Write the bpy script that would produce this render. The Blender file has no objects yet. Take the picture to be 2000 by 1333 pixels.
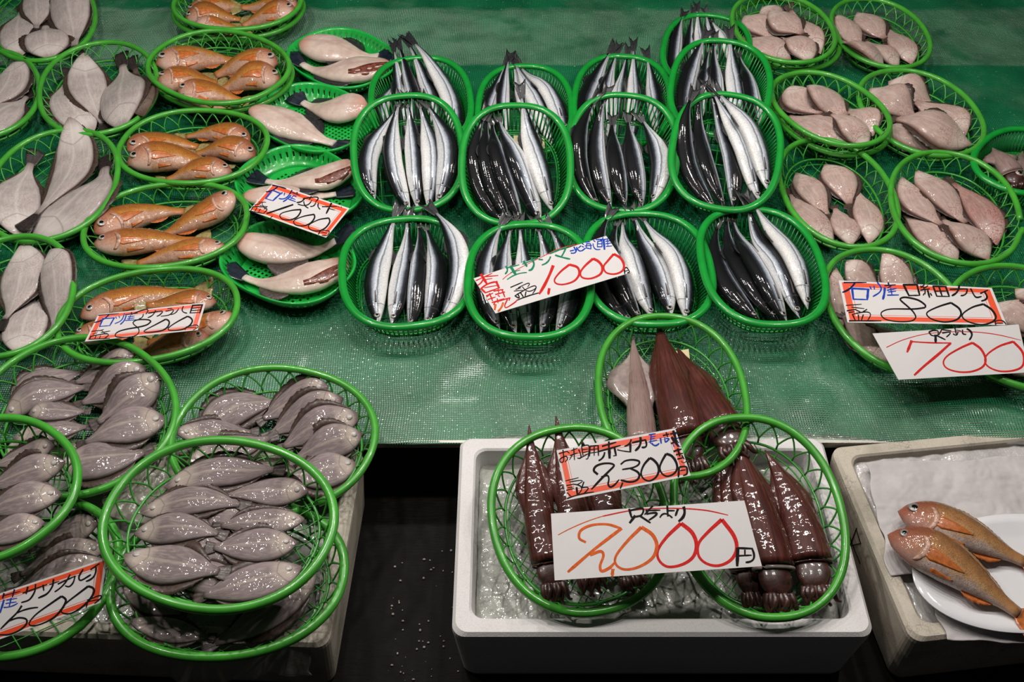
import bpy, math, random
import numpy as np
from mathutils import Vector, noise as mnoise

# ------------------------------------------------------------------ camera, world, lamps, exposure
SC = bpy.context.scene
COL = SC.collection
W, H, F = 2000.0, 1333.0, 1944.0            # frame and focal length in pixels (35 mm lens on a 36 mm wide frame)
PITCH = math.radians(47.0)
EYE = np.array([0.0, 0.0, 1.25])             # 1.25 m above the net covered table top (z = 0)
cam = bpy.data.cameras.new('camera')
cam.lens = 36.0 * F / W
cam.sensor_width = 36.0
cam.clip_start = 0.05
cam_o = bpy.data.objects.new('camera', cam)
cam_o.location = EYE
cam_o.rotation_euler = (math.pi / 2 - PITCH, 0, 0)
COL.objects.link(cam_o)
SC.camera = cam_o

world = bpy.data.worlds.new('World')
SC.world = world
world.use_nodes = True
world.node_tree.nodes['Background'].inputs[0].default_value = (0.95, 0.97, 1.0, 1)
world.node_tree.nodes['Background'].inputs[1].default_value = 0.014

def lamp(x, y, z, watts, r=0.036, col=(1.0, 0.945, 0.89)):
    l = bpy.data.lights.new('stall_lamp', 'POINT')
    l.energy = watts; l.shadow_soft_size = r; l.color = col
    o = bpy.data.objects.new('stall_lamp', l)
    o.location = (x, y, z); COL.objects.link(o)
# unseen bulbs above the stall in two rows, extra ones added for glints
for lx in (-0.95, -0.38, 0.19, 0.80):
    lamp(lx, 1.08, 1.40, 14.0 if lx < 0.5 else 12.0)
    lamp(lx + 0.20, 1.66, 1.44, 21.0 if lx < 0.5 else 15.0)

SC.view_settings.view_transform = 'Standard'
SC.view_settings.look = 'None'
SC.view_settings.exposure = 0.0
SC.view_settings.gamma = 1.0
SC.view_settings.use_curve_mapping = False
SC.cycles.use_denoising = True
SC.cycles.max_bounces = 6
SC.cycles.transparent_max_bounces = 8
SC.cycles.sample_clamp_indirect = 4.0

RNG = random.Random(7)
NP = np.random.RandomState(11)

# ------------------------------------------------------------------ geometry helpers
CP, SP_ = math.cos(PITCH), math.sin(PITCH)
RIGHT = np.array([1.0, 0, 0]); FWD = np.array([0, CP, -SP_]); UPV = np.array([0, SP_, CP])

def ray(px, py):
    d = FWD + RIGHT * ((px - W / 2) / F) - UPV * ((py - H / 2) / F)
    return d
def at(px, py, z=0.0):
    """the point of the plane z that the photograph shows at px, py"""
    d = ray(px, py)
    t = (z - EYE[2]) / d[2]
    return EYE + d * t

def catmull(pts, n):
    """n points at even spacing along a smooth curve through pts"""
    p = np.array(pts, float)
    if len(p) == 2:
        t = np.linspace(0, 1, n)[:, None]
        return p[0] * (1 - t) + p[1] * t
    if len(p) == 3:
        # quadratic through the middle point, which keeps a fish's bend even
        l0 = np.linalg.norm(p[1] - p[0]); l1 = np.linalg.norm(p[2] - p[1])
        tm = l0 / (l0 + l1)
        c = (p[1] - p[0] * (1 - tm) ** 2 - p[2] * tm ** 2) / (2 * tm * (1 - tm))
        t = np.linspace(0, 1, 120)[:, None]
        q = p[0] * (1 - t) ** 2 + c * 2 * t * (1 - t) + p[2] * t ** 2
    else:
        e = np.vstack([2 * p[0] - p[1], p, 2 * p[-1] - p[-2]])
        out = []
        for i in range(len(p) - 1):
            a, b, c, d = e[i:i + 4]
            t = np.linspace(0, 1, 24, endpoint=(i == len(p) - 2))[:, None]
            out.append(0.5 * (2 * b + (c - a) * t + (2 * a - 5 * b + 4 * c - d) * t ** 2 + (3 * b - a - 3 * c + d) * t ** 3))
        q = np.vstack(out)
    s = np.concatenate([[0], np.cumsum(np.linalg.norm(np.diff(q, axis=0), axis=1))])
    u = np.linspace(0, s[-1], n)
    return np.stack([np.interp(u, s, q[:, k]) for k in range(q.shape[1])], 1)

class MB:
    """collects vertices, faces and uvs of ONE mesh object"""
    def __init__(self):
        self.v = []; self.f = []; self.uv = []; self.m = []; self.n = 0
    def add(self, verts, faces, uvs=None, mi=0):
        self.v.append(np.asarray(verts, float).reshape(-1, 3))
        b = self.n
        for k, f in enumerate(faces):
            self.f.append(tuple(i + b for i in f)); self.m.append(mi)
            self.uv.append(uvs[k] if uvs is not None else [(0, 0)] * len(f))
        self.n += len(self.v[-1])
    def tube(self, pts, r, closed=False, seg=6, flat=1.0, mi=0, ref=None):
        p = np.asarray(pts, float); n = len(p)
        if closed: t = np.roll(p, -1, 0) - np.roll(p, 1, 0)
        else: t = np.gradient(p, axis=0)
        t /= np.linalg.norm(t, axis=1)[:, None] + 1e-12
        r = np.broadcast_to(np.asarray(r, float), (n,))
        up = np.array([0, 0, 1.0]) if ref is None else np.asarray(ref, float)
        if abs(np.dot(t[0], up)) > 0.95: up = np.array([0, 1.0, 0])
        fr = []
        u = up - t[0] * np.dot(up, t[0]); u /= np.linalg.norm(u)
        for i in range(n):
            if closed or ref is not None:
                w = up - t[i] * np.dot(up, t[i])
                if np.linalg.norm(w) > 0.1: u = w / np.linalg.norm(w)
            u = u - t[i] * np.dot(u, t[i]); u /= np.linalg.norm(u)
            fr.append((np.cross(u, t[i]), u))
        a = np.linspace(0, 2 * math.pi, seg, endpoint=False)
        vs = []
        for i in range(n):
            s, u = fr[i]
            vs.append(p[i] + r[i] * (np.cos(a)[:, None] * s + flat * np.sin(a)[:, None] * u))
        fs = []
        for i in range(n if closed else n - 1):
            j = (i + 1) % n
            for k in range(seg):
                l = (k + 1) % seg
                fs.append((i * seg + k, i * seg + l, j * seg + l, j * seg + k))
        if not closed:
            fs.append(tuple(range(seg))[::-1]); fs.append(tuple((n - 1) * seg + k for k in range(seg)))
        self.add(np.vstack(vs), fs, None, mi)
    def sheet(self, grid, th=0.0006, mi=0):
        """a thin solid sheet over a grid (n, m, 3); the top keeps uv 0..1"""
        g = np.asarray(grid, float); n, m = g.shape[:2]
        du = np.gradient(g, axis=0); dv = np.gradient(g, axis=1)
        nn = np.cross(du, dv); nn /= np.linalg.norm(nn, axis=2)[:, :, None] + 1e-12
        if nn[..., 2].mean() < 0: nn = -nn
        top = g; bot = g - nn * th
        vs = np.vstack([top.reshape(-1, 3), bot.reshape(-1, 3)])
        fs = []; uv = []
        o = n * m
        I = lambda i, j: i * m + j
        U = lambda i, j: (i / (n - 1), j / (m - 1))
        for i in range(n - 1):
            for j in range(m - 1):
                q = ((i, j), (i + 1, j), (i + 1, j + 1), (i, j + 1))
                fs.append(tuple(I(*k) for k in q)); uv.append([U(*k) for k in q])
                fs.append(tuple(o + I(*k) for k in q[::-1])); uv.append([U(*k) for k in q[::-1]])
        edge = [(i, 0) for i in range(n)] + [(n - 1, j) for j in range(1, m)] + [(i, m - 1) for i in range(n - 2, -1, -1)] + [(0, j) for j in range(m - 2, 0, -1)]
        for a in range(len(edge)):
            b = (a + 1) % len(edge)
            q = (edge[b], edge[a])
            fs.append((I(*edge[b]), I(*edge[a]), o + I(*edge[a]), o + I(*edge[b])))
            uv.append([U(*edge[b]), U(*edge[a]), U(*edge[a]), U(*edge[b])])
        self.add(vs, fs, uv, mi)
    def ellipsoid(self, c, ax, seg=12, rings=7, mi=0):
        """ax: 3 half axis vectors (the third is up)"""
        c = np.asarray(c, float); ax = np.asarray(ax, float)
        vs = [c + ax[2]]
        for i in range(1, rings):
            th = math.pi * i / rings
            for k in range(seg):
                a = 2 * math.pi * k / seg
                vs.append(c + math.sin(th) * (math.cos(a) * ax[0] + math.sin(a) * ax[1]) + math.cos(th) * ax[2])
        vs.append(c - ax[2])
        fs = [(0, 1 + k, 1 + (k + 1) % seg) for k in range(seg)]
        for i in range(rings - 2):
            for k in range(seg):
                a = 1 + i * seg; l = (k + 1) % seg
                fs.append((a + k, a + seg + k, a + seg + l, a + l))
        a = 1 + (rings - 2) * seg
        fs += [(a + (k + 1) % seg, a + k, len(vs) - 1) for k in range(seg)]
        self.add(vs, fs, None, mi)
    def build(self, name, mats, parent=None, origin=(0, 0, 0), smooth=True):
        v = np.vstack(self.v) - np.asarray(origin, float)
        me = bpy.data.meshes.new(name)
        me.from_pydata([tuple(x) for x in v], [], self.f)
        uvl = me.uv_layers.new(name='UVMap')
        flat = [c for f in self.uv for p in f for c in p]
        uvl.data.foreach_set('uv', flat)
        if not isinstance(mats, (list, tuple)): mats = [mats]
        for m in mats: me.materials.append(m)
        if len(mats) > 1: me.polygons.foreach_set('material_index', self.m)
        me.polygons.foreach_set('use_smooth', [smooth] * len(me.polygons))
        me.update()
        o = bpy.data.objects.new(name, me)
        COL.objects.link(o)
        if parent is not None: o.parent = parent
        else: o.location = origin
        return o

USED = {}
def tag(o, label, cat, group=None, kind=None):
    n = len(label.replace(',', ' ').split())
    if not 4 <= n <= 16: print('LABEL WORDS', n, label)
    if label in USED and (group is None or USED[label] != group): print('LABEL REPEATED', label)
    USED[label] = group
    o['label'] = label; o['category'] = cat
    if group: o['group'] = group
    if kind: o['kind'] = kind
    return o
def empty(name, loc):
    o = bpy.data.objects.new(name, None)
    o.empty_display_size = 0.05
    o.location = tuple(loc); COL.objects.link(o)
    return o
# ------------------------------------------------------------------ materials (all node based)
class NT:
    def __init__(self, name):
        self.m = bpy.data.materials.new(name); self.m.use_nodes = True
        self.t = self.m.node_tree; self.b = self.t.nodes['Principled BSDF']
        self.out = self.t.nodes['Material Output']
    def n(self, kind, **kw):
        x = self.t.nodes.new(kind)
        for k, v in kw.items(): setattr(x, k, v)
        return x
    def put(self, sock, v):
        if isinstance(v, bpy.types.NodeSocket): self.t.links.new(v, sock)
        elif v is not None:
            if sock.type == 'RGBA' and len(v) == 3: v = tuple(v) + (1,)
            sock.default_value = v
    def math(self, op, a, b=None, c=None, clamp=False):
        x = self.n('ShaderNodeMath', operation=op); x.use_clamp = clamp
        self.put(x.inputs[0], a)
        if b is not None: self.put(x.inputs[1], b)
        if c is not None: self.put(x.inputs[2], c)
        return x.outputs[0]
    def mix(self, f, a, b, mode='MIX'):
        x = self.n('ShaderNodeMix', data_type='RGBA', blend_type=mode)
        self.put(x.inputs[0], f); self.put(x.inputs[6], a); self.put(x.inputs[7], b)
        return x.outputs[2]
    def ramp(self, f, stops, interp='LINEAR'):
        x = self.n('ShaderNodeValToRGB'); r = x.color_ramp; r.interpolation = interp
        while len(r.elements) < len(stops): r.elements.new(0.5)
        for e, (p, c) in zip(r.elements, stops):
            e.position = p
            e.color = (c, c, c, 1) if isinstance(c, (int, float)) else tuple(c) + (1,)
        self.put(x.inputs[0], f)
        return x.outputs[0]
    def coord(self, which='Object', scale=(1, 1, 1)):
        tc = self.n('ShaderNodeTexCoord')
        mp = self.n('ShaderNodeMapping'); mp.inputs['Scale'].default_value = scale
        self.t.links.new(tc.outputs[which], mp.inputs[0])
        return mp.outputs[0]
    def uv(self):
        s = self.n('ShaderNodeSeparateXYZ')
        self.t.links.new(self.n('ShaderNodeTexCoord').outputs['UV'], s.inputs[0])
        return s.outputs[0], s.outputs[1]
    def noise(self, co, scale, detail=3.0, rough=0.55, dist=0.0):
        x = self.n('ShaderNodeTexNoise')
        self.put(x.inputs['Vector'], co); x.inputs['Scale'].default_value = scale
        x.inputs['Detail'].default_value = detail; x.inputs['Roughness'].default_value = rough
        x.inputs['Distortion'].default_value = dist
        return x.outputs[0]
    def voro(self, co, scale, feature='F1', out=0):
        x = self.n('ShaderNodeTexVoronoi', feature=feature)
        self.put(x.inputs['Vector'], co); x.inputs['Scale'].default_value = scale
        return x.outputs[out]
    def bump(self, h, strength=0.3, dist=0.001, prev=None):
        x = self.n('ShaderNodeBump')
        x.inputs['Strength'].default_value = strength; x.inputs['Distance'].default_value = dist
        self.put(x.inputs['Height'], h)
        if prev is not None: self.put(x.inputs['Normal'], prev)
        return x.outputs[0]
    def set(self, color=None, rough=None, metal=None, normal=None, coat=None, coat_rough=None, spec=None, trans=None, alpha=None, sss=None, glint=None):
        b = self.b.inputs
        for k, v in (('Base Color', color), ('Roughness', rough), ('Metallic', metal), ('Normal', normal), ('Coat Weight', coat),
                     ('Coat Roughness', coat_rough), ('Specular IOR Level', spec), ('Transmission Weight', trans), ('Alpha', alpha), ('Subsurface Weight', sss)):
            if v is not None: self.put(b[k], v)
        if normal is not None and coat is not None: self.put(b['Coat Normal'], glint if glint is not None else normal)
        return self.m

M = {}
def plain(name, col, rough=0.4, metal=0.0, coat=0.0, noise_amt=0.12, scale=40, bump=0.0, sss=0.0, spec=None):
    t = NT(name); co = t.coord()
    nz = t.noise(co, scale, 4)
    c = t.mix(t.ramp(nz, [(0.3, 0.0), (0.75, 1.0)]), tuple(x * (1 - noise_amt) for x in col), tuple(min(1, x * (1 + noise_amt)) for x in col))
    nm = t.bump(nz, bump, 0.001) if bump else None
    M[name] = t.set(c, rough, metal, nm, coat, 0.08, sss=sss, spec=spec)
    return M[name]

# green basket plastics
plain('basket_rim', (0.060, 0.36, 0.034), 0.30, coat=0.25, noise_amt=0.18, scale=30)
plain('basket_lattice', (0.040, 0.30, 0.030), 0.35, coat=0.2)
plain('colander', (0.008, 0.30, 0.035), 0.28, coat=0.3)
plain('colander_ribs', (0.006, 0.24, 0.028), 0.32, coat=0.2)
plain('tray', (0.012, 0.40, 0.055), 0.30, coat=0.3)
plain('black', (0.006, 0.006, 0.006), 0.5, noise_amt=0.3)
plain('navy_fin', (0.010, 0.016, 0.030), 0.4, coat=0.5, noise_amt=0.6, scale=120)
plain('brown_fin', (0.060, 0.036, 0.028), 0.5, coat=0.25, noise_amt=0.5, scale=200, bump=0.3)
plain('dark_tail', (0.030, 0.021, 0.020), 0.5, coat=0.3, noise_amt=0.6, scale=220, bump=0.3)
plain('grey_fin', (0.070, 0.050, 0.044), 0.5, coat=0.15, noise_amt=0.5, scale=220, bump=0.3)
plain('orange_fin', (0.50, 0.14, 0.030), 0.35, coat=0.5, noise_amt=0.35, scale=160, bump=0.3)
plain('tan_fin', (0.36, 0.20, 0.085), 0.4, coat=0.5, noise_amt=0.4, scale=160, bump=0.3)
plain('olive_tail', (0.30, 0.24, 0.09), 0.4, coat=0.4, noise_amt=0.4, scale=160, bump=0.3)
plain('saury_fin', (0.018, 0.019, 0.021), 0.5, coat=0.25, noise_amt=0.6, scale=200)
plain('eye_white', (0.36, 0.31, 0.27), 0.3, coat=0.6)
plain('eye_ring', (0.24, 0.23, 0.21), 0.35, metal=0.2, coat=0.5)
plain('pupil', (0.004, 0.004, 0.005), 0.06, coat=1.0, noise_amt=0)
plain('pale_eye', (0.46, 0.41, 0.39), 0.35, coat=0.5, noise_amt=0.25, scale=300)
plain('gill', (0.52, 0.30, 0.22), 0.5, metal=0.05, coat=0.35, noise_amt=0.6, scale=140, bump=0.6)
plain('gill_red', (0.33, 0.12, 0.075), 0.25, coat=0.9, noise_amt=0.45, scale=160, bump=0.3)
plain('cavity', (0.20, 0.060, 0.040), 0.3, coat=0.8, noise_amt=0.7, scale=160, bump=0.4)
plain('porcelain', (0.78, 0.78, 0.80), 0.12, coat=0.6, noise_amt=0.02)
plain('metal_strip', (0.45, 0.44, 0.40), 0.3, metal=0.9)
plain('fold_tag', (0.62, 0.55, 0.30), 0.6, noise_amt=0.15)
plain('squid_arm', (0.05, 0.016, 0.012), 0.4, coat=0.6, noise_amt=0.6, scale=120, bump=0.4)
plain('squid_pale', (0.36, 0.29, 0.265), 0.22, coat=1.0, noise_amt=0.25, scale=90, bump=0.25)
plain('card_white', (0.67, 0.645, 0.64), 0.5, spec=0.25, noise_amt=0.02)
plain('ink_black', (0.010, 0.009, 0.009), 0.6, spec=0.08, noise_amt=0.3, scale=300)
plain('ink_navy', (0.010, 0.010, 0.045), 0.6, spec=0.08, noise_amt=0.3, scale=300)
plain('ink_blue', (0.012, 0.055, 0.42), 0.6, spec=0.08, noise_amt=0.25, scale=300)
plain('ink_red', (0.60, 0.022, 0.020), 0.6, spec=0.08, noise_amt=0.2, scale=300)
plain('ink_orange', (0.66, 0.12, 0.025), 0.6, spec=0.08, noise_amt=0.25, scale=200)
plain('ink_green', (0.012, 0.21, 0.10), 0.6, spec=0.08, noise_amt=0.25, scale=300)
plain('card_border', (0.80, 0.085, 0.025), 0.42, noise_amt=0.08, scale=30)

def saury_mat():
    t = NT('saury_skin'); u, v = t.uv(); co = t.coord()
    nz = t.noise(co, 60, 4); fine = t.noise(t.coord(scale=(1, 1, 1)), 420, 3)
    vv = t.math('ADD', v, t.math('MULTIPLY', t.math('SUBTRACT', nz, 0.5), 0.035))
    c = t.ramp(vv, [(0.0, (0.70, 0.69, 0.68)), (0.26, (0.86, 0.84, 0.82)), (0.37, (0.88, 0.87, 0.86)), (0.445, (0.66, 0.68, 0.71)), (0.465, (0.16, 0.18, 0.21)),
                    (0.485, (0.80, 0.83, 0.88)), (0.525, (0.40, 0.44, 0.51)), (0.560, (0.045, 0.051, 0.066)), (0.60, (0.006, 0.0065, 0.008)), (0.93, (0.008, 0.008, 0.010)), (1.0, (0.5, 0.5, 0.5))])
    c = t.mix(t.ramp(fine, [(0.35, 0.55), (0.6, 0.0)]), c, (0.55, 0.57, 0.60), 'MULTIPLY')
    head = t.ramp(u, [(0.0, 0.75), (0.10, 0.45), (0.155, 0.40), (0.17, 0.0)])
    c = t.mix(head, c, t.mix(t.ramp(nz, [(0.35, 0.0), (0.65, 1.0)]), (0.30, 0.30, 0.31), (0.95, 0.92, 0.90)), 'MULTIPLY')
    gill = t.ramp(t.math('ABSOLUTE', t.math('SUBTRACT', t.math('ADD', u, t.math('MULTIPLY', nz, 0.03)), 0.178)), [(0.0, 0.7), (0.007, 0.0)])
    c = t.mix(gill, c, (0.05, 0.05, 0.055))
    tail = t.ramp(u, [(0.78, 0.0), (1.0, 0.7)])
    c = t.mix(tail, c, (0.30, 0.31, 0.33), 'MULTIPLY')
    wave = t.n('ShaderNodeTexWave', wave_type='BANDS', bands_direction='X')
    wave.inputs['Scale'].default_value = 60; wave.inputs['Distortion'].default_value = 1.0
    cu = t.n('ShaderNodeCombineXYZ'); t.put(cu.inputs[0], t.math('ADD', u, t.math('MULTIPLY', v, 0.12))); t.t.links.new(cu.outputs[0], wave.inputs[0])
    nm = t.bump(wave.outputs[0], 0.2, 0.0006); nm = t.bump(fine, 0.4, 0.0004, nm)
    gl = t.bump(t.noise(co, 300, 3), 0.5, 0.0004)
    M['saury'] = t.set(c, 0.50, 0.10, nm, 0.8, 0.04, spec=0.12, glint=gl)
saury_mat()

def flat_mat(name, base, pale, edge, spots=None, spot_amt=0.0, line=0.25, metal=0.0):
    """blind side of a flounder: u head to tail, v 0.5 on the middle line"""
    t = NT(name); u, v = t.uv(); co = t.coord()
    oi = t.n('ShaderNodeObjectInfo').outputs['Random']
    nz = t.noise(co, 26, 4, 0.6); fine = t.noise(co, 380, 3)
    st = t.n('ShaderNodeCombineXYZ'); t.put(st.inputs[0], t.math('MULTIPLY', u, 5)); t.put(st.inputs[1], t.math('MULTIPLY', v, 26)); t.put(st.inputs[2], t.math('MULTIPLY', oi, 20))
    streak = t.noise(st.outputs[0], 2.2, 3)
    c = t.mix(t.ramp(nz, [(0.3, 0.0), (0.7, 1.0)]), tuple(x * .82 for x in base), tuple(min(1, x * 1.28) for x in base))
    c = t.mix(t.math('MULTIPLY', oi, 0.35), c, tuple(x * 0.72 for x in base))
    c = t.mix(t.ramp(streak, [(0.45, 0.0), (0.70, 0.35)]), c, pale)
    off = t.math('ABSOLUTE', t.math('SUBTRACT', v, 0.5))
    c = t.mix(t.ramp(off, [(0.0, line), (0.020, 0.0)]), c, pale)
    c = t.mix(t.ramp(off, [(0.17, 0.0), (0.235, 0.75), (0.26, 1.0)]), c, edge)
    hd = t.ramp(t.math('ADD', u, t.math('MULTIPLY', nz, 0.06)), [(0.07, 0.0), (0.17, 0.80), (0.27, 0.55), (0.36, 0.0)])
    c = t.mix(t.math('MULTIPLY', hd, t.ramp(off, [(0.08, 1.0), (0.17, 0.2)])), c, pale)
    gill = t.ramp(t.math('ABSOLUTE', t.math('SUBTRACT', t.math('ADD', u, t.math('MULTIPLY', off, 0.45)), 0.255)), [(0.0, 0.55), (0.010, 0.0)])
    c = t.mix(gill, c, tuple(x * 0.45 for x in base))
    c = t.mix(t.ramp(u, [(0.0, 0.75), (0.09, 0.0)]), c, tuple(a * k for a, k in zip(base, (0.62, 0.45, 0.45))))
    c = t.mix(t.ramp(u, [(0.88, 0.0), (1.0, 0.6)]), c, edge)
    if spots:
        s = t.noise(co, 330, 2, 0.6); m = t.noise(co, 20, 2)
        c = t.mix(t.math('MULTIPLY', t.ramp(s, [(0.50, 0.0), (0.60, spot_amt)]), t.ramp(m, [(0.47, 0.0), (0.60, 1.0)])), c, spots)
    nm = t.bump(fine, 0.4, 0.0003); nm = t.bump(streak, 0.3, 0.0004, nm)
    gl = t.bump(t.noise(co, 140, 0.6, 0.5), 1.0, 0.0014, t.bump(streak, 0.5, 0.00014))
    M[name] = t.set(c, 0.55, metal, nm, 0.55, 0.04, spec=0.15, sss=0.0, glint=gl)
    blot = None
flat_mat('flounder_large', (0.45, 0.39, 0.375), (0.70, 0.64, 0.60), (0.10, 0.066, 0.056), (0.30, 0.20, 0.19), 0.35, line=0.5)
flat_mat('flounder_grey', (0.215, 0.170, 0.176), (0.52, 0.44, 0.375), (0.075, 0.048, 0.042), line=0.45)
flat_mat('flounder_pink', (0.47, 0.335, 0.295), (0.70, 0.60, 0.54), (0.15, 0.072, 0.052), (0.27, 0.08, 0.07), 0.5)
flat_mat('flounder_red', (0.36, 0.20, 0.175), (0.60, 0.46, 0.42), (0.14, 0.06, 0.05), (0.30, 0.05, 0.05), 0.7)
flat_mat('flounder_brown', (0.13, 0.088, 0.07), (0.25, 0.19, 0.15), (0.06, 0.04, 0.03), (0.05, 0.03, 0.03), 0.5)

def round_mat(name, back, mid, gold, belly, head, scales=150, cheek=(0.70, 0.47, 0.39)):
    """orange fish: v 0.75 back, v 0.25 belly"""
    t = NT(name); u, v = t.uv(); co = t.coord()
    oi = t.n('ShaderNodeObjectInfo').outputs['Random']
    nz = t.noise(co, 34, 4, 0.6); fine = t.noise(co, 300, 3)
    vv = t.math('ADD', v, t.math('ADD', t.math('MULTIPLY', t.math('SUBTRACT', nz, 0.5), 0.16), t.math('MULTIPLY', t.math('SUBTRACT', oi, 0.5), 0.06)))
    c = t.ramp(vv, [(0.25, belly), (0.40, belly), (0.455, gold), (0.54, mid), (0.62, tuple(0.5 * (a + b) for a, b in zip(mid, back))), (0.72, back)])
    c = t.mix(t.ramp(nz, [(0.45, 0.0), (0.75, 0.35)]), c, gold)
    sv = t.n('ShaderNodeCombineXYZ'); t.put(sv.inputs[0], t.math('MULTIPLY', u, 1.0)); t.put(sv.inputs[1], t.math('MULTIPLY', v, 0.62))
    sc = t.voro(sv.outputs[0], scales)
    c = t.mix(t.ramp(sc, [(0.25, 0.0), (0.75, 0.42)]), c, tuple(x * 0.6 for x in back))
    c = t.mix(t.ramp(t.noise(co, 90, 4, 0.7), [(0.45, 0.0), (0.7, 0.45)]), c, tuple(x * 1.3 for x in back))
    hd = t.ramp(t.math('ADD', u, t.math('MULTIPLY', t.math('SUBTRACT', nz, .5), .05)), [(0.0, 1.0), (0.13, 0.85), (0.24, 0.65), (0.29, 0.0)])
    c = t.mix(hd, c, t.mix(t.ramp(t.math('ADD', vv, t.math('MULTIPLY', t.math('SUBTRACT', fine, .5), .25)), [(0.35, 0.0), (0.6, 1.0)]), cheek, head))
    c = t.mix(t.ramp(u, [(0.0, 0.9), (0.07, 0.0)]), c, (0.34, 0.10, 0.055))
    c = t.mix(t.ramp(u, [(0.80, 0.0), (1.0, 0.7)]), c, mid)
    nm = t.bump(sc, 0.4, 0.0006); nm = t.bump(fine, 0.2, 0.0004, nm)
    gl = t.bump(t.noise(co, 170, 0.8, 0.5), 1.0, 0.0014, t.bump(sc, 0.2, 0.0002))
    M[name] = t.set(c, 0.5, 0.06, nm, 0.85, 0.04, spec=0.15, glint=gl)
round_mat('rockfish_skin', (0.13, 0.050, 0.018), (0.44, 0.14, 0.025), (0.62, 0.28, 0.055), (0.62, 0.37, 0.26), (0.33, 0.105, 0.050))
round_mat('perch_skin', (0.12, 0.050, 0.022), (0.48, 0.23, 0.085), (0.62, 0.36, 0.16), (0.62, 0.50, 0.45), (0.22, 0.055, 0.030), 170, (0.44, 0.22, 0.17))

def file_mat():
    t = NT('filefish_flesh'); u, v = t.uv(); co = t.coord()
    nz = t.noise(co, 30, 4, 0.6); fine = t.noise(co, 260, 3)
    c = t.mix(t.ramp(nz, [(0.3, 0.0), (0.7, 1.0)]), (0.50, 0.36, 0.31), (0.72, 0.58, 0.50))
    c = t.mix(t.ramp(u, [(0.0, 0.8), (0.16, 0.0)]), c, (0.55, 0.26, 0.19))
    off = t.math('ABSOLUTE', t.math('SUBTRACT', v, 0.5))
    c = t.mix(t.ramp(off, [(0.0, 0.35), (0.03, 0.0)]), c, (0.42, 0.24, 0.20))
    c = t.mix(t.ramp(off, [(0.16, 0.0), (0.25, 0.5)]), c, (0.40, 0.33, 0.30))
    c = t.mix(t.ramp(fine, [(0.62, 0.0), (0.75, 0.35)]), c, (0.45, 0.10, 0.07))
    c = t.mix(t.ramp(u, [(0.86, 0.0), (1.0, 0.6)]), c, (0.62, 0.58, 0.55))
    nm = t.bump(nz, 0.25, 0.002); nm = t.bump(fine, 0.12, 0.0006, nm)
    gl = t.bump(t.noise(co, 110, 1, 0.5), 1.0, 0.0018)
    M['filefish'] = t.set(c, 0.48, 0.0, nm, 0.8, 0.06, spec=0.3, sss=0.0, glint=gl)
file_mat()

def squid_mat(name, a, b, pale, pale_amt):
    t = NT(name); u, v = t.uv(); co = t.coord()
    s = t.n('ShaderNodeCombineXYZ'); t.put(s.inputs[0], t.math('MULTIPLY', u, 2.2)); t.put(s.inputs[1], t.math('MULTIPLY', v, 26))
    oi = t.n('ShaderNodeObjectInfo').outputs['Random']; t.put(s.inputs[2], t.math('MULTIPLY', oi, 30))
    st = t.noise(s.outputs[0], 1.6, 5, 0.65); nz = t.noise(co, 22, 3); fine = t.noise(co, 260, 3)
    c = t.mix(t.ramp(st, [(0.3, 0.0), (0.7, 1.0)]), a, b)
    c = t.mix(t.ramp(t.math('MULTIPLY', st, t.math('ADD', nz, 0.5)), [(0.52, 0.0), (0.72, pale_amt)]), c, pale)
    nm = t.bump(st, 0.4, 0.0008)
    gl = t.bump(t.noise(co, 50, 1.5, 0.5), 1.0, 0.0034, t.bump(st, 0.5, 0.0004))
    M[name] = t.set(c, 0.5, 0.0, nm, 1.0, 0.05, spec=0.25, glint=gl)
squid_mat('squid_skin', (0.030, 0.0055, 0.0040), (0.105, 0.021, 0.013), (0.17, 0.065, 0.05), 0.35)
squid_mat('squid_faded', (0.20, 0.12, 0.105), (0.36, 0.27, 0.245), (0.09, 0.02, 0.016), 0.7)

def foam_mat(name, base, dirt, amt, cracks):
    t = NT(name); co = t.coord()
    vd = t.voro(co, 260, 'DISTANCE_TO_EDGE'); nz = t.noise(co, 9, 5, 0.6); n2 = t.noise(co, 60, 3)
    c = t.mix(t.ramp(vd, [(0.0, 0.28), (0.09, 0.0)]), base, tuple(x * 0.55 for x in base))
    c = t.mix(t.ramp(nz, [(0.45, 0.0), (0.72, amt)]), c, dirt)
    if cracks:
        big = t.voro(t.coord(), 150, 'DISTANCE_TO_EDGE')
        c = t.mix(t.math('MULTIPLY', t.ramp(big, [(0.0, 0.8), (0.05, 0.0)]), t.ramp(t.noise(co, 24, 3), [(0.48, 0.0), (0.66, 1.0)])), c, tuple(x * 0.25 for x in dirt))
    nm = t.bump(vd, 0.3, 0.0006)
    M[name] = t.set(c, 0.62, 0.0, nm)
foam_mat('foam_clean', (0.78, 0.755, 0.75), (0.55, 0.53, 0.50), 0.30, False)
foam_mat('foam_dirty', (0.58, 0.52, 0.43), (0.20, 0.18, 0.13), 0.75, True)

def ice_mat(name, a, b, k=1.0):
    t = NT(name); co = t.coord()
    v1 = t.voro(co, 95, 'SMOOTH_F1'); v2 = t.voro(co, 240); nz = t.noise(co, 14, 5, 0.6)
    c = t.mix(t.ramp(nz, [(0.3, 0.0), (0.7, 1.0)]), a, b)
    c = t.mix(t.ramp(v2, [(0.05, 0.35), (0.3, 0.0)]), c, tuple(min(1, x * 1.6) for x in b))
    nm = t.bump(v1, 0.35, 0.003); nm = t.bump(v2, 0.25, 0.001, nm)
    M[name] = t.set(c, 0.35, 0.0, nm, 0.6, 0.06)
ice_mat('ice_clear', (0.27, 0.275, 0.245), (0.42, 0.425, 0.385))
ice_mat('ice_snow', (0.42, 0.40, 0.39), (0.58, 0.56, 0.55))

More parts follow.
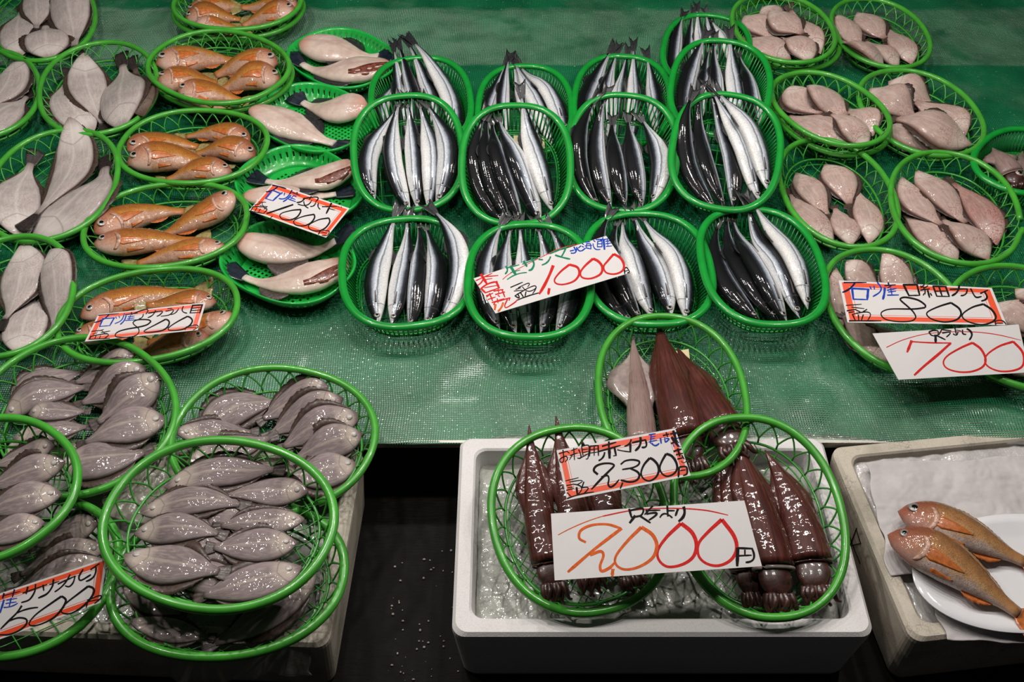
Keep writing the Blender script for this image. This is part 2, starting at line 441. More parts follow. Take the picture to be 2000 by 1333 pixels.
def bed_mat():
    """what lies under the top net: crushed ice in two bands, a second green net elsewhere"""
    t = NT('ice_bed'); tc = t.n('ShaderNodeTexCoord'); s = t.n('ShaderNodeSeparateXYZ'); t.t.links.new(tc.outputs['Object'], s.inputs[0])
    co = t.coord(); nz = t.noise(co, 5, 5, 0.6); wob = t.noise(co, 9, 3)
    y = t.math('ADD', s.outputs[1], t.math('MULTIPLY', t.math('SUBTRACT', wob, 0.5), 0.06))
    yb = at(1000, 122)[1]; yt = at(1000, 12)[1]; yf = at(1000, 655)[1]
    def step(x, e, w): return t.math('DIVIDE', t.math('SUBTRACT', x, e - w), 2 * w, clamp=True)
    back = t.math('MULTIPLY', step(s.outputs[1], yb, 0.004), t.math('SUBTRACT', 1.0, step(y, yt, 0.01)))
    front = t.math('SUBTRACT', 1.0, step(y, yf, 0.16))
    patch = t.ramp(nz, [(0.50, 0.0), (0.66, 0.55)])
    m = t.math('MAXIMUM', t.math('MAXIMUM', back, front), patch)
    vi = t.voro(co, 130); n3 = t.noise(co, 24, 4)
    ice = t.mix(n3, (0.18, 0.25, 0.19), (0.56, 0.64, 0.54))
    ice = t.mix(t.ramp(t.noise(co, 11, 3), [(0.54, 0.0), (0.70, 0.8)]), ice, (0.05, 0.10, 0.065))  # dark patches: shade beneath the net painted into the ice colour
    ice = t.mix(t.ramp(vi, [(0.05, 0.5), (0.25, 0.0)]), ice, (0.9, 0.92, 0.9))
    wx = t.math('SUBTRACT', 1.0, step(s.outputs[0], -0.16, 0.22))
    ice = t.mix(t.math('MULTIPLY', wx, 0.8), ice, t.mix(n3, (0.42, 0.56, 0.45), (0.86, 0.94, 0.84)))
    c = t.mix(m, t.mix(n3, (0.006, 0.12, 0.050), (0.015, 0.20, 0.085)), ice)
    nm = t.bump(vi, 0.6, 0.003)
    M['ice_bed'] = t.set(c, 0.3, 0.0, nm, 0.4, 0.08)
bed_mat()

def net_mat():
    t = NT('green_net'); tc = t.n('ShaderNodeTexCoord'); s = t.n('ShaderNodeSeparateXYZ')
    co = t.coord(); w = t.n('ShaderNodeTexNoise'); w.inputs['Scale'].default_value = 4.5; w.inputs['Detail'].default_value = 2
    t.t.links.new(co, w.inputs['Vector'])
    mx = t.n('ShaderNodeVectorMath', operation='MULTIPLY_ADD'); t.t.links.new(w.outputs['Color'], mx.inputs[0]); mx.inputs[1].default_value = (0.035, 0.035, 0); t.t.links.new(co, mx.inputs[2])
    t.t.links.new(mx.outputs[0], s.inputs[0])
    p = 0.0040
    def wire(x, wd):
        f = t.math('FRACT', t.math('MULTIPLY', x, 1 / p))
        return t.math('ABSOLUTE', t.math('SUBTRACT', f, 0.5))
    a = wire(s.outputs[0], 0); b = wire(s.outputs[1], 0)
    d = t.math('MAXIMUM', a, b)                              # 0.5 in the middle of a strand
    al = t.ramp(d, [(0.30, 0.0), (0.34, 1.0)])
    nz = t.noise(co, 7, 4); 
    c = t.mix(t.ramp(nz, [(0.35, 0.0), (0.7, 1.0)]), (0.004, 0.115, 0.045), (0.016, 0.22, 0.090))
    drops = t.noise(co, 210, 2)
    al = t.math('MAXIMUM', al, t.ramp(drops, [(0.70, 0.0), (0.72, 1.0)]))
    c = t.mix(t.ramp(drops, [(0.70, 0.0), (0.74, 0.6)]), c, (0.5, 0.62, 0.55))
    nm = t.bump(d, 0.5, 0.0012)
    M['green_net'] = t.set(c, 0.30, 0.0, nm, 0.2, 0.1, alpha=al)
net_mat()

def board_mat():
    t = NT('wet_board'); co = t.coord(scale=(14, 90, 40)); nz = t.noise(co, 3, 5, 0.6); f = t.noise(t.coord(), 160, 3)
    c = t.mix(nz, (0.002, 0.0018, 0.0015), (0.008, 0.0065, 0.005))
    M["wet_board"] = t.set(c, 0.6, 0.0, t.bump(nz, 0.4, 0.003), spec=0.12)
board_mat()
def paper_mat(name, col, rough=0.45, alpha=1.0):
    t = NT(name); co = t.coord()
    v = t.voro(co, 16, 'DISTANCE_TO_EDGE'); nz = t.noise(co, 22, 5, 0.55, 0.0)
    c = t.mix(t.ramp(nz, [(0.35, 0.0), (0.7, 1.0)]), tuple(x * 0.86 for x in col), col)
    nm = t.bump(nz, 0.45, 0.004); nm = t.bump(v, 0.25, 0.004, nm)
    M[name] = t.set(c, rough, 0.0, nm, 0.0, 0.1, alpha=alpha, spec=0.2 if alpha > .9 else .5)
paper_mat('parchment', (0.58, 0.55, 0.55), 0.65)
paper_mat('plastic_film', (0.42, 0.40, 0.33), 0.22, 0.62)
# ------------------------------------------------------------------ the stall: floor, table, ice, net
def grid_sheet(name, x0, x1, y0, y1, nx, ny, zf, mat):
    xs = np.linspace(x0, x1, nx); ys = np.linspace(y0, y1, ny)
    v = [(x, y, zf(x, y)) for y in ys for x in xs]
    f = [(j * nx + i, j * nx + i + 1, (j + 1) * nx + i + 1, (j + 1) * nx + i) for j in range(ny - 1) for i in range(nx - 1)]
    mb = MB(); mb.add(v, f); return mb
def slab(mb, x0, x1, y0, y1, z0, z1, mi=0):
    v = [(x, y, z) for z in (z0, z1) for (x, y) in ((x0, y0), (x1, y0), (x1, y1), (x0, y1))]
    mb.add(v, [(3, 2, 1, 0), (4, 5, 6, 7), (0, 1, 5, 4), (1, 2, 6, 5), (2, 3, 7, 6), (3, 0, 4, 7)], None, mi)

YF = float(at(800, 862)[1])                    # front edge of the table
YB = 2.62
FLOOR_Z = -0.135
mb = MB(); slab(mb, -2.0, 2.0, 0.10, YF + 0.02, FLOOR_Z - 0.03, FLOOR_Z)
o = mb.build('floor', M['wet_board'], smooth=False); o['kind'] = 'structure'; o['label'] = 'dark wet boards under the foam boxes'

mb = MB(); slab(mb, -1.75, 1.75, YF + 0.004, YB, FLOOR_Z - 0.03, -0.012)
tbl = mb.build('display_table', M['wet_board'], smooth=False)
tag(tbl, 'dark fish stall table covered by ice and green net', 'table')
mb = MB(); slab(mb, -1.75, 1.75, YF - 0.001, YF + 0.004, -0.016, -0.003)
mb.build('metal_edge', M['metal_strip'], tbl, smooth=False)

def zbed(x, y):
    return 0.0035 * mnoise.noise((x * 5, y * 5, 0.3)) + 0.0018 * mnoise.noise((x * 17, y * 17, 4.0)) - 0.003
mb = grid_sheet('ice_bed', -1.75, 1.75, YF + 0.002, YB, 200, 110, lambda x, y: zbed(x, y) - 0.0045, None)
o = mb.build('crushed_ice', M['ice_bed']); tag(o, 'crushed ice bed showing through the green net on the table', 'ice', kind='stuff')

def net_front(x):
    """the net's ragged front edge"""
    e = YF - 0.004 + 0.006 * mnoise.noise((x * 6, 1.0, 2.0))
    if x > -0.07: e += min(1.0, (x + 0.07) / 0.06) * 0.018
    if x > 0.52: e -= min(1.0, (x - 0.52) / 0.08) * 0.010
    return e
xs = np.linspace(-1.75, 1.75, 240); v = []; ny = 130
for j in range(ny):
    for x in xs:
        y = net_front(x) + (YB - net_front(x)) * (j / (ny - 1)) ** 1.0
        z = zbed(x, y) + 0.0015
        if x > 0.35: z += 0.010 * math.exp(-((y - YF - 0.07) / 0.05) ** 2) * max(0, mnoise.noise((x * 7, 0.4, 0)) + 0.3)
        v.append((x, y, z))
nx = len(xs)
mb = MB(); mb.add(v, [(j * nx + i, j * nx + i + 1, (j + 1) * nx + i + 1, (j + 1) * nx + i) for j in range(ny - 1) for i in range(nx - 1)])
net = mb.build('plastic_net', M['green_net']); tag(net, 'fine green plastic mesh net spread over the whole fish table', 'net')

# ------------------------------------------------------------------ foam boxes with ice
def foam_box(name, label, front_l, front_r, depth, hgt, rim, mat, ztop=0.0, yaw_pt=None, rad=0.018, ice='ice_clear', icelab='', drop=0.030):
    a = np.array(front_l[:2]); b = np.array(front_r[:2])
    ex = (b - a) / np.linalg.norm(b - a); ey = np.array([-ex[1], ex[0]])
    w = np.linalg.norm(b - a)
    c = a + ex * w / 2 + ey * depth / 2
    def ring(ins, z, r, n=7, sc=1.0):
        hw, hd = (w / 2 - ins) * sc, (depth / 2 - ins) * sc
        out = []
        for (sx, sy, a0) in ((1, 1, 0), (-1, 1, 90), (-1, -1, 180), (1, -1, 270)):
            for k in range(n):
                t = math.radians(a0 + 90 * k / (n - 1))
                out.append((sx * (hw - r) + r * math.cos(t), sy * (hd - r) + r * math.sin(t), z))
        return np.array(out)
    B = FLOOR_Z - ztop
    rings = [ring(0, B + 0.001, rad, sc=0.955), ring(0, B + 0.008, rad, sc=0.965), ring(0, -0.012, rad), ring(0.0005, -0.005, rad), ring(0.005, 0, rad),
             ring(rim - 0.003, 0, rad), ring(rim, -0.003, rad), ring(rim + 0.012, -0.085, rad)]
    n = len(rings[0]); vs = np.vstack(rings)
    fs = []
    for i in range(len(rings) - 1):
        for k in range(n):
            l = (k + 1) % n
            fs.append((i * n + k, i * n + l, (i + 1) * n + l, (i + 1) * n + k))
    fs.append(tuple(range(n))[::-1]); fs.append(tuple((len(rings) - 1) * n + k for k in range(n)))
    R = np.array([[ex[0], ey[0], 0], [ex[1], ey[1], 0], [0, 0, 1]])
    loc = np.array([c[0], c[1], ztop])
    mb = MB(); mb.add(vs @ R.T + loc, fs)
    o = mb.build(name, M[mat], None, loc, smooth=False); tag(o, label, 'foam box', None)
    BOXF = (R, loc, w, depth, B)
    # ice in it
    g = []
    nx, ny = 70, 44
    hw, hd = w / 2 - rim - 0.002 - drop * 0.12, depth / 2 - rim - 0.002 - drop * 0.12
    for i in range(nx):
        row = []
        for j in range(ny):
            x = -hw + 2 * hw * i / (nx - 1); y = -hd + 2 * hd * j / (ny - 1)
            q = np.array([x, y, 0]) @ R.T + loc
            z = -drop + 0.006 * mnoise.noise((q[0] * 22, q[1] * 22, 1)) + 0.003 * mnoise.noise((q[0] * 60, q[1] * 60, 2))
            row.append(np.array([q[0], q[1], ztop + z]))
        g.append(row)
    mb = MB(); mb.sheet(np.array(g), 0.03)
    io = mb.build('crushed_ice', M[ice]); tag(io, icelab, 'ice', kind='stuff')
    return o, BOXF
P0, P1 = at(881, 1242), at(1711, 1242)
cbd = at(893, 849)[1] - P0[1]
foam_box('foam_box', 'clean white foam box full of ice holding the red squid', P0, P1, cbd - 0.004, 0, 0.026, 'foam_clean', 0.0,
         icelab='clear crushed ice inside the clean white foam box')
Q0, Q1 = at(641, 1264), at(712, 868)
dv = (Q1 - Q0)[:2]; L = np.linalg.norm(dv); ey = dv / L; ex = np.array([ey[1], -ey[0]])
lb = Q0[:2] - ex * 0.56
foam_box('foam_box', 'stained worn foam box under the grey flounder baskets', lb, Q0[:2], L - 0.006, 0, 0.024, 'foam_dirty', 0.0,
         icelab='melting ice inside the stained foam box under the flounder baskets', drop=0.022)
S0, S1 = at(1782, 1254), at(1620, 868)
dv = (S1 - S0)[:2]; L = np.linalg.norm(dv); ey = dv / L; ex = np.array([ey[1], -ey[0]])
SBOX, SFR = foam_box('foam_box', 'cracked old foam box carrying the white plate of two perch', S0[:2], S0[:2] + ex * 0.56, L - 0.004, 0, 0.024, 'foam_dirty', 0.0,
         ice='ice_snow', icelab='snowy crushed ice inside the cracked foam box with the plate', drop=0.012)

# a marker scrawl on the near side wall of the cracked box
R_, l_, w_, d_, B_ = SFR
pt = [l_ + R_ @ np.array(q) for q in ((-w_ / 2, -d_ / 2, -.012), (-w_ / 2, d_ / 2, -.012), (-w_ / 2 * .965, 0, B_ + .008))]
nn = np.cross(pt[1] - pt[0], pt[2] - pt[0]); nn /= np.linalg.norm(nn)
if nn[0] > 0: nn = -nn
mb = MB()
for st in ([(1657, 1042), (1668, 1072), (1680, 1102)], [(1660, 1068), (1667, 1048), (1673, 1032)], [(1673, 1036), (1677, 1050), (1681, 1062)], [(1660, 1067), (1672, 1064), (1681, 1062)]):
    q = []
    for p in st:
        d = ray(*p); q.append(EYE + d * (np.dot(pt[0] + nn * .0006 - EYE, nn) / np.dot(d, nn)))
    mb.tube(q, .0007, False, 5)
mb.build('marker_scrawl', M['ink_black'], SBOX, l_)

# loose bits of ice on the dark boards
mb = MB()
for i in range(95):
    x = RNG.uniform(-0.19, -0.075); y = RNG.uniform(0.50, 0.84); s = RNG.uniform(0.0005, 0.0019)
    mb.ellipsoid((x, y, FLOOR_Z + s * 0.8), np.diag([s * RNG.uniform(.8, 1.6), s * RNG.uniform(.8, 1.6), s]), 6, 4)
o = mb.build('ice_crumbs', M['eye_white']); tag(o, 'tiny ice crumbs scattered over the dark boards between the boxes', 'ice', kind='stuff')

# ------------------------------------------------------------------ baskets
BK = {}
def frame_of(e, z, slope=0.0):
    """fit the oval rim seen at the image ellipse e = (cx, cy, rx, ry, rot): returns its frame on the (tilted) rim plane, half lengths a, b"""
    cx, cy, rx, ry, rot = e
    r = math.radians(rot)
    y0 = at(cx, cy, z)[1]
    nrm = np.array([0, -slope, 1.0]); p0 = np.array([0, y0, z])
    def hit(px, py):
        d = ray(px, py); t = np.dot(p0 - EYE, nrm) / np.dot(d, nrm)
        return EYE + d * t
    ey = np.array([0, 1, slope]); ey /= np.linalg.norm(ey)
    ez = np.cross([1, 0, 0], ey)
    pts = []
    for k in range(48):
        a = 2 * math.pi * k / 48
        u, v = rx * math.cos(a), ry * math.sin(a)
        q = hit(cx + u * math.cos(r) - v * math.sin(r), cy + u * math.sin(r) + v * math.cos(r))
        pts.append((q[0], np.dot(q - p0, ey)))
    pts = np.array(pts); m = pts.mean(0); q = pts - m
    A = np.stack([q[:, 0] ** 2, q[:, 0] * q[:, 1], q[:, 1] ** 2, q[:, 0], q[:, 1]], 1)
    k = np.linalg.lstsq(A, np.ones(len(q)), rcond=None)[0]
    Q = np.array([[k[0], k[1] / 2], [k[1] / 2, k[2]]]); c = -0.5 * np.linalg.solve(Q, k[3:])
    s = 1 + c @ Q @ c
    w, V = np.linalg.eigh(Q / s)
    a, b = 1 / math.sqrt(w[0]), 1 / math.sqrt(w[1])
    ax = V[:, 0]
    if ax[0] < 0: ax = -ax
    c = c + m
    X = np.array([ax[0], 0, 0]) + ey * ax[1]
    Y = np.cross(ez, X)
    Mx = np.eye(4); Mx[:3, 0] = X; Mx[:3, 1] = Y; Mx[:3, 2] = ez
    Mx[:3, 3] = np.array([c[0], 0, 0]) + p0 + ey * c[1]
    return Mx, a, b
def superell(a, b, n, t):
    c, s = np.cos(t), np.sin(t)
    return np.stack([a * np.sign(c) * np.abs(c) ** (2 / n), b * np.sign(s) * np.abs(s) ** (2 / n)], -1)
def even_oval(a, b, n, k):
    t = np.linspace(0, 2 * math.pi, 721); p = superell(a, b, n, t)
    s = np.concatenate([[0], np.cumsum(np.linalg.norm(np.diff(p, axis=0), axis=1))])
    u = np.linspace(0, s[-1], k, endpoint=False)
    return np.stack([np.interp(u, s, p[:, 0]), np.interp(u, s, p[:, 1])], 1)
def rho(x, y, a, b, n): return (np.abs(x / a) ** n + np.abs(y / b) ** n) ** (1 / n)

def record(key, Mx, a, b, n, depth, floor):
    Mf = Mx.copy(); Mf[:3, 3] = Mx[:3, 3] - Mx[:3, 2] * depth
    # height field of the inside, 3 mm cells, in the basket's own frame
    R = 0.36; N = int(2 * R / 0.003)
    g = (np.arange(N) + 0.5) * 0.003 - R
    xx, yy = np.meshgrid(g, g, indexing='ij')
    r = rho(xx, yy, a, b, n)
    h = np.clip((r - floor) / (1.0 - floor), 0, 1) * depth
    h = np.where(r > 0.985, depth + 0.006, h)
    BK[key] = dict(M=Mf, a=a, b=b, n=n, d=depth, H=h + 0.002, R=R, floor=floor)

def open_rim(a, b, n, gap, z=0.0):
    p = even_oval(a, b, n, 96); p = np.column_stack([p, np.full(96, z)])
    if gap is None: return p, True
    k = int(gap / 360 * 96) % 96
    p = np.roll(p, -k, 0)[1:-1]
    p[-1, :2] *= 1.035; p[-2, :2] *= 1.02; p[-1, 2] += 0.004
    return p, False

def flower_basket(key, e, z, label, slope=0.0, n=2.15, depth=0.042, gap=None, group=None, tube=0.0058):
    Mx, a, b = frame_of(e, z, slope)
    record(key, Mx, a, b, n, depth, 0.80)
    w = lambda p: np.asarray(p) @ Mx[:3, :3].T + Mx[:3, 3]
    loc = Mx[:3, 3] - Mx[:3, 2] * depth
    root = empty('oval_basket', loc); tag(root, label, 'basket', group)
    p, closed = open_rim(a, b, n, gap)
    mb = MB(); mb.tube(w(p), tube, closed, 10); mb.build('rim', M['basket_rim'], root, loc)
    # scalloped wall between rim and hoop
    K = 26
    hoop = 0.845; hz = -depth * 0.72
    ang = even_oval(1 * a, b, n, K * 12)                # evenly spaced stations on the rim
    mb = MB()
    for k in range(K):
        pts = []
        for s in range(13):
            u = (1 - math.cos(math.pi * s / 12)) / 2
            hh = math.sin(math.pi * s / 12)
            q = ang[int(round((k + 2 * u) * 12)) % (K * 12)]
            f = hoop + (0.985 - hoop) * hh
            pts.append((q[0] * f, q[1] * f, hz + (0 - hz) * hh))
        mb.tube(w(pts), 0.0015, False, 5)
    mb.build('scalloped_wall', M['basket_lattice'], root, loc)
    mb = MB()
    q = even_oval(a * hoop, b * hoop, n, 72); mb.tube(w(np.column_stack([q, np.full(72, hz)])), 0.0022, True, 6)
    mb.build('hoop', M['basket_lattice'], root, loc)
    q = even_oval(a * 0.80, b * 0.80, n, 72)
    mb = MB(); mb.tube(w(np.column_stack([q, np.full(72, -depth * 0.9)])), 0.0013, True, 5)
    # criss-cross floor
    for sg in (1, -1):
        an = math.radians(38) * sg
        dx, dy = math.cos(an), math.sin(an)
        st = 0.024
        for i in range(-14, 15):
            ox, oy = -dy * i * st, dx * i * st
            s = np.linspace(-0.4, 0.4, 161)
            x = ox + dx * s; y = oy + dy * s
            r = rho(x, y, a, b, n); ok = np.where(r < hoop)[0]
            if len(ok) < 6: continue
            ss = np.linspace(s[ok[0]], s[ok[-1]], 14)
            x = ox + dx * ss; y = oy + dy * ss; r = rho(x, y, a, b, n)
            zz = -depth + np.clip((r - 0.70) / (hoop - 0.70), 0, 1) ** 2 * (depth + hz)
            mb.tube(w(np.column_stack([x, y, zz])), 0.0010, False, 4)
    mb.build('lattice_floor', M['basket_lattice'], root, loc)
    return root

def colander(key, e, z, label, slope=0.0, n=2.5, depth=0.046, group=None):
    Mx, a, b = frame_of(e, z, slope)
    record(key, Mx, a, b, n, depth, 0.80)
    w = lambda p: np.asarray(p) @ Mx[:3, :3].T + Mx[:3, 3]
    loc = Mx[:3, 3] - Mx[:3, 2] * depth
    root = empty('oval_colander', loc); tag(root, label, 'basket', group)
    p, closed = open_rim(a, b, n, None)
    mb = MB(); mb.tube(w(p), 0.0074, True, 10, 0.75); mb.build('rim', M['colander'], root, loc)
    K = 84
    top = even_oval(a * 0.985, b * 0.985, n, K); bot = even_oval(a * 0.82, b * 0.82, n, K)
    mb = MB()
    for k in range(K):
        mb.tube(w([(top[k][0], top[k][1], -0.001), ((top[k][0] + bot[k][0]) * .49, (top[k][1] + bot[k][1]) * .49, -depth * .55), (bot[k][0], bot[k][1], -depth * 0.98)]), 0.0017, False, 4)
    mb.build('ribbed_wall', M['colander_ribs'], root, loc)
    mb = MB()
    for f, rr in ((0.82, 0.0022), (0.775, 0.0014)):
        q = even_oval(a * f, b * f, n, 72); mb.tube(w(np.column_stack([q, np.full(72, -depth)])), rr, True, 6)
    mb.build('base_ring', M['colander_ribs'], root, loc)
    mb = MB()
    for (dx, dy, st) in ((1, 0, 0.024), (0, 1, 0.034)):
        for i in range(-8, 9):
            o_ = (i + 0.5) * st if dx else i * st
            s = np.linspace(-0.3, 0.3, 241)
            x = s * dx + (0 if dx else o_); y = s * dy + (o_ if dx else 0)
            r = rho(x, y, a, b, n); ok = np.where(r < 0.82)[0]
            if len(ok) < 8: continue
            mb.tube(w([(x[ok[0]], y[ok[0]], -depth), (x[ok[-1]], y[ok[-1]], -depth)]), 0.0014, False, 4)
    mb.build('base_grid', M['colander_ribs'], root, loc)
    return root

def tray(key, e, z, label, slope=0.0, n=2.5, depth=0.034):
    Mx, a, b = frame_of(e, z, slope)
    record(key, Mx, a, b, n, depth, 0.76)
    w = lambda p: np.asarray(p) @ Mx[:3, :3].T + Mx[:3, 3]
    loc = Mx[:3, 3] - Mx[:3, 2] * depth
    root = empty('oval_tray', loc); tag(root, label, 'tray')
    # wall with fine vertical flutes and slots
    K = 216
    prof = [(1.02, -0.006), (1.02, 0.0), (1.0, 0.002), (0.975, -0.003), (0.94, -0.010), (0.90, -0.019), (0.86, -0.026), (0.82, -depth + 0.004), (0.77, -depth)]
    ov = even_oval(a, b, n, K); vs = []
    for (f, zz) in prof:
        for k in range(K):
            fl = 1 + (0.006 if k % 2 else -0.006) * (0.80 < f < 0.98)
            vs.append((ov[k][0] * f * fl, ov[k][1] * f * fl, zz))
    fs = []
    for i in range(len(prof) - 1):
        for k in range(K):
            if i == 4 and k % 4 == 0: continue           # slots
            l = (k + 1) % K
            fs.append((i * K + k, i * K + l, (i + 1) * K + l, (i + 1) * K + k))
    mb = MB(); mb.add(w(vs), fs); o = mb.build('fluted_wall', M['tray'], root, loc)
    md = o.modifiers.new('solid', 'SOLIDIFY'); md.thickness = 0.0014
    # floor plate with rows of square holes
    c = 0.0047; nx = int(a * 0.8 / c) + 2; vs = []; idx = {}; fs = []
    def vid(i, j):
        if (i, j) not in idx:
            x, y = i * c, j * c; r = rho(x, y, a, b, n)
            if r > 0.775: x, y = x * 0.775 / r, y * 0.775 / r
            idx[(i, j)] = len(vs); vs.append((x, y, -depth))
        return idx[(i, j)]
    for i in range(-nx, nx):
        for j in range(-nx, nx):
            cx_, cy_ = (i + .5) * c, (j + .5) * c; r = rho(cx_, cy_, a, b, n)
            if r > 0.775 + c * 0.6 / min(a, b): continue
            if r < 0.66 and i % 2 == 0 and j % 2 == 0: continue
            fs.append((vid(i, j), vid(i + 1, j), vid(i + 1, j + 1), vid(i, j + 1)))
    mb = MB(); mb.add(w(vs), fs); o = mb.build('perforated_floor', M['tray'], root, loc, smooth=False)
    md = o.modifiers.new('solid', 'SOLIDIFY'); md.thickness = 0.0014
    return root

# large pale flounders at the side of the table
ZN = 0.046
flower_basket('L1', (73, 28, 112, 90, 0), ZN, 'green oval basket of wide flounders in the far corner of the table')
flower_basket('L2', (-39, 186, 118, 84, -15), ZN, 'green basket of two wide flounders cut by the picture edge')
flower_basket('L3', (192, 173, 117, 87, -16), ZN + .004, 'green basket of wide flounders touching the stacked orange fish baskets')
flower_basket('L4', (101, 363, 138, 97, -30), ZN + .006, 'green basket where one wide flounder pokes its snout over the rim')
flower_basket('L5', (15, 580, 138, 106, -35), ZN + .014, 'green basket of wide flounders behind the heaped grey flounders')
# orange fish
flower_basket('R1L', (466, 20, 126, 54, -3), 0.040, 'lower basket of the furthest orange fish stack, mostly covered')
flower_basket('R1', (464, 5, 124, 52, -3), 0.064, 'upper oval basket of orange fish at the far table edge')
flower_basket('R2L', (432, 146, 135, 69, 0), 0.040, 'lower basket under the orange fish beside the far filefish tray', n=2.2)
flower_basket('R2', (427, 131, 134, 69, 0), 0.064, 'upper oval basket of orange fish beside the far filefish tray', n=2.2)
flower_basket('R3', (377, 287, 144, 70, -5), ZN + .004, 'oval basket of orange fish between two wide flounder baskets and a tray', n=2.2)
flower_basket('R4', (323, 441, 161, 79, -9), ZN, 'oval basket with a split rim holding four orange fish', n=2.2, gap=162)
flower_basket('R5', (288, 617, 178, 86, -11), ZN + .002, 'oval basket of orange fish carrying the striped 800 yen card', n=2.2)
# grey flounders at the front
flower_basket('B1', (146, 814, 195, 149, -12), 0.060, 'large basket heaped with nine grey flounders on the table edge', depth=0.046)
flower_basket('B2', (534, 859, 197, 138, -5), 0.058, 'large basket of grey flounders overhanging the dark gap, rim split', depth=0.046, gap=318)
flower_basket('B3L', (444, 1133, 230, 149, -10), 0.044, 'bottom basket of the grey flounder stack on the stained foam box', depth=0.040, tube=.0065)
flower_basket('B3', (427, 1026, 223, 163, -5), 0.108, 'top basket of the grey flounder stack on the stained foam box', depth=0.044, tube=.0065)
flower_basket('B5', (34, 1129, 205, 142, -25), 0.045, 'basket of grey flounders with the striped 500 yen card', depth=0.042, tube=.0065)
flower_basket('B4', (-26, 958, 180, 130, -22), 0.112, 'cut off basket of grey flounders above the 500 yen card', depth=0.044, tube=.0062)
# pale pink flounders
flower_basket('F1L', (1538, 68, 104, 63, 17), 0.038, 'lower basket of the far pink flounder stack behind the saury')
flower_basket('F1', (1530, 56, 102, 62, 17), 0.062, 'upper basket of pink flounders at the far edge by the saury')
flower_basket('F2', (1720, 65, 100, 60, 22), ZN, 'oval basket of five pink flounders furthest from the saury')
flower_basket('F3L', (1622, 223, 120, 70, 23), 0.038, 'lower basket of the pink flounder stack beside the middle saury')
flower_basket('F3', (1622, 213, 119, 61, 21), 0.066, 'upper basket of pink flounders beside the stacked saury colanders')
flower_basket('F4', (1799, 221, 127, 73, 23), ZN, 'oval basket of pink flounders behind the basket of small squid')
flower_basket('F5', (1637, 378, 128, 88, 38), ZN, 'oval basket of pink flounders beside the front saury row')
flower_basket('F6', (1866, 407, 134, 99, 30), ZN + .004, 'oval basket of pink flounders with one reddish fish', gap=262)
flower_basket('F7', (1755, 609, 157, 102, 33), ZN, 'basket of pink flounders under the striped 800 yen card')
flower_basket('F8', (2006, 641, 165, 112, 20), ZN, 'basket of pink flounders cut by the picture edge behind the 700 yen card')
# squid baskets
flower_basket('S1', (1313, 775, 163, 138, 60), 0.050, 'green basket of red squid standing half on the net', n=2.2, depth=0.046)
flower_basket('S2', (1133, 1017, 185, 167, 58), 0.040, 'green basket of red squid under the two squid price cards', n=2.2, slope=0.16, depth=0.046, tube=.0062)
flower_basket('S3', (1483, 1012, 203, 157, 65), 0.042, 'green basket of red squid beside the plain 2,000 yen card', n=2.2, slope=0.16, depth=0.046, tube=.0062)
colander('Q0', (2000, 315, 95, 60, 5), 0.046, 'green ribbed basket of small squid cut by the picture edge', n=2.3)
# trays
tray('K1', (668, 112, 100, 54, 4), 0.036, 'solid green tray furthest back with two headless filefish')
tray('K2', (612, 228, 112, 62, 4), 0.037, 'solid green tray second from the far edge with two filefish')
tray('K3', (585, 362, 117, 74, 4), 0.038, 'solid green tray under the striped 1,000 yen card')
tray('K4', (562, 511, 124, 76, 4), 0.038, 'solid green tray in front with two filefish, no card')
# saury colanders: three rows, the middle row shingled over the far row
G = None
colander('A4', (1380, 98, 84, 68, 0), 0.040, 'saury colander in the far corner beside the stacked pink flounders')
colander('A1', (822, 199, 97, 86, 0), 0.044, 'far row saury colander beside the filefish trays')
colander('A2', (1025, 215, 91, 86, 0), 0.044, 'far row saury colander second from the filefish trays')
colander('A3', (1215, 197, 93, 87, 0), 0.044, 'far row saury colander third from the filefish trays')
colander('A5', (1407, 172, 96, 92, 0), 0.085, 'far row saury colander fourth from the filefish trays', slope=0.10)
colander('M1', (797, 299, 106, 112, 0), 0.086, 'middle row saury colander beside the filefish trays', slope=0.30)
colander('M2', (1008, 322, 106, 116, 0), 0.099, 'middle row saury colander second from the filefish trays', slope=0.30)
colander('M3', (1217, 299, 105, 113, 0), 0.086, 'middle row saury colander third from the filefish trays', slope=0.30)
colander('M4', (1418, 297, 105, 112, 0), 0.101, 'middle row saury colander beside the pink flounder stack', slope=0.25)
colander('N1', (793, 533, 125, 105, -4), 0.048, 'front row saury colander beside the filefish trays')
colander('N2', (1034, 549, 120, 110, 0), 0.061, 'front row saury colander under the plain 1,000 yen card')
colander('N3', (1266, 526, 126, 105, 22), 0.048, 'front row saury colander behind the red squid basket')
colander('N4', (1489, 522, 130, 101, 38), 0.061, 'front row saury colander beside the pink flounders')
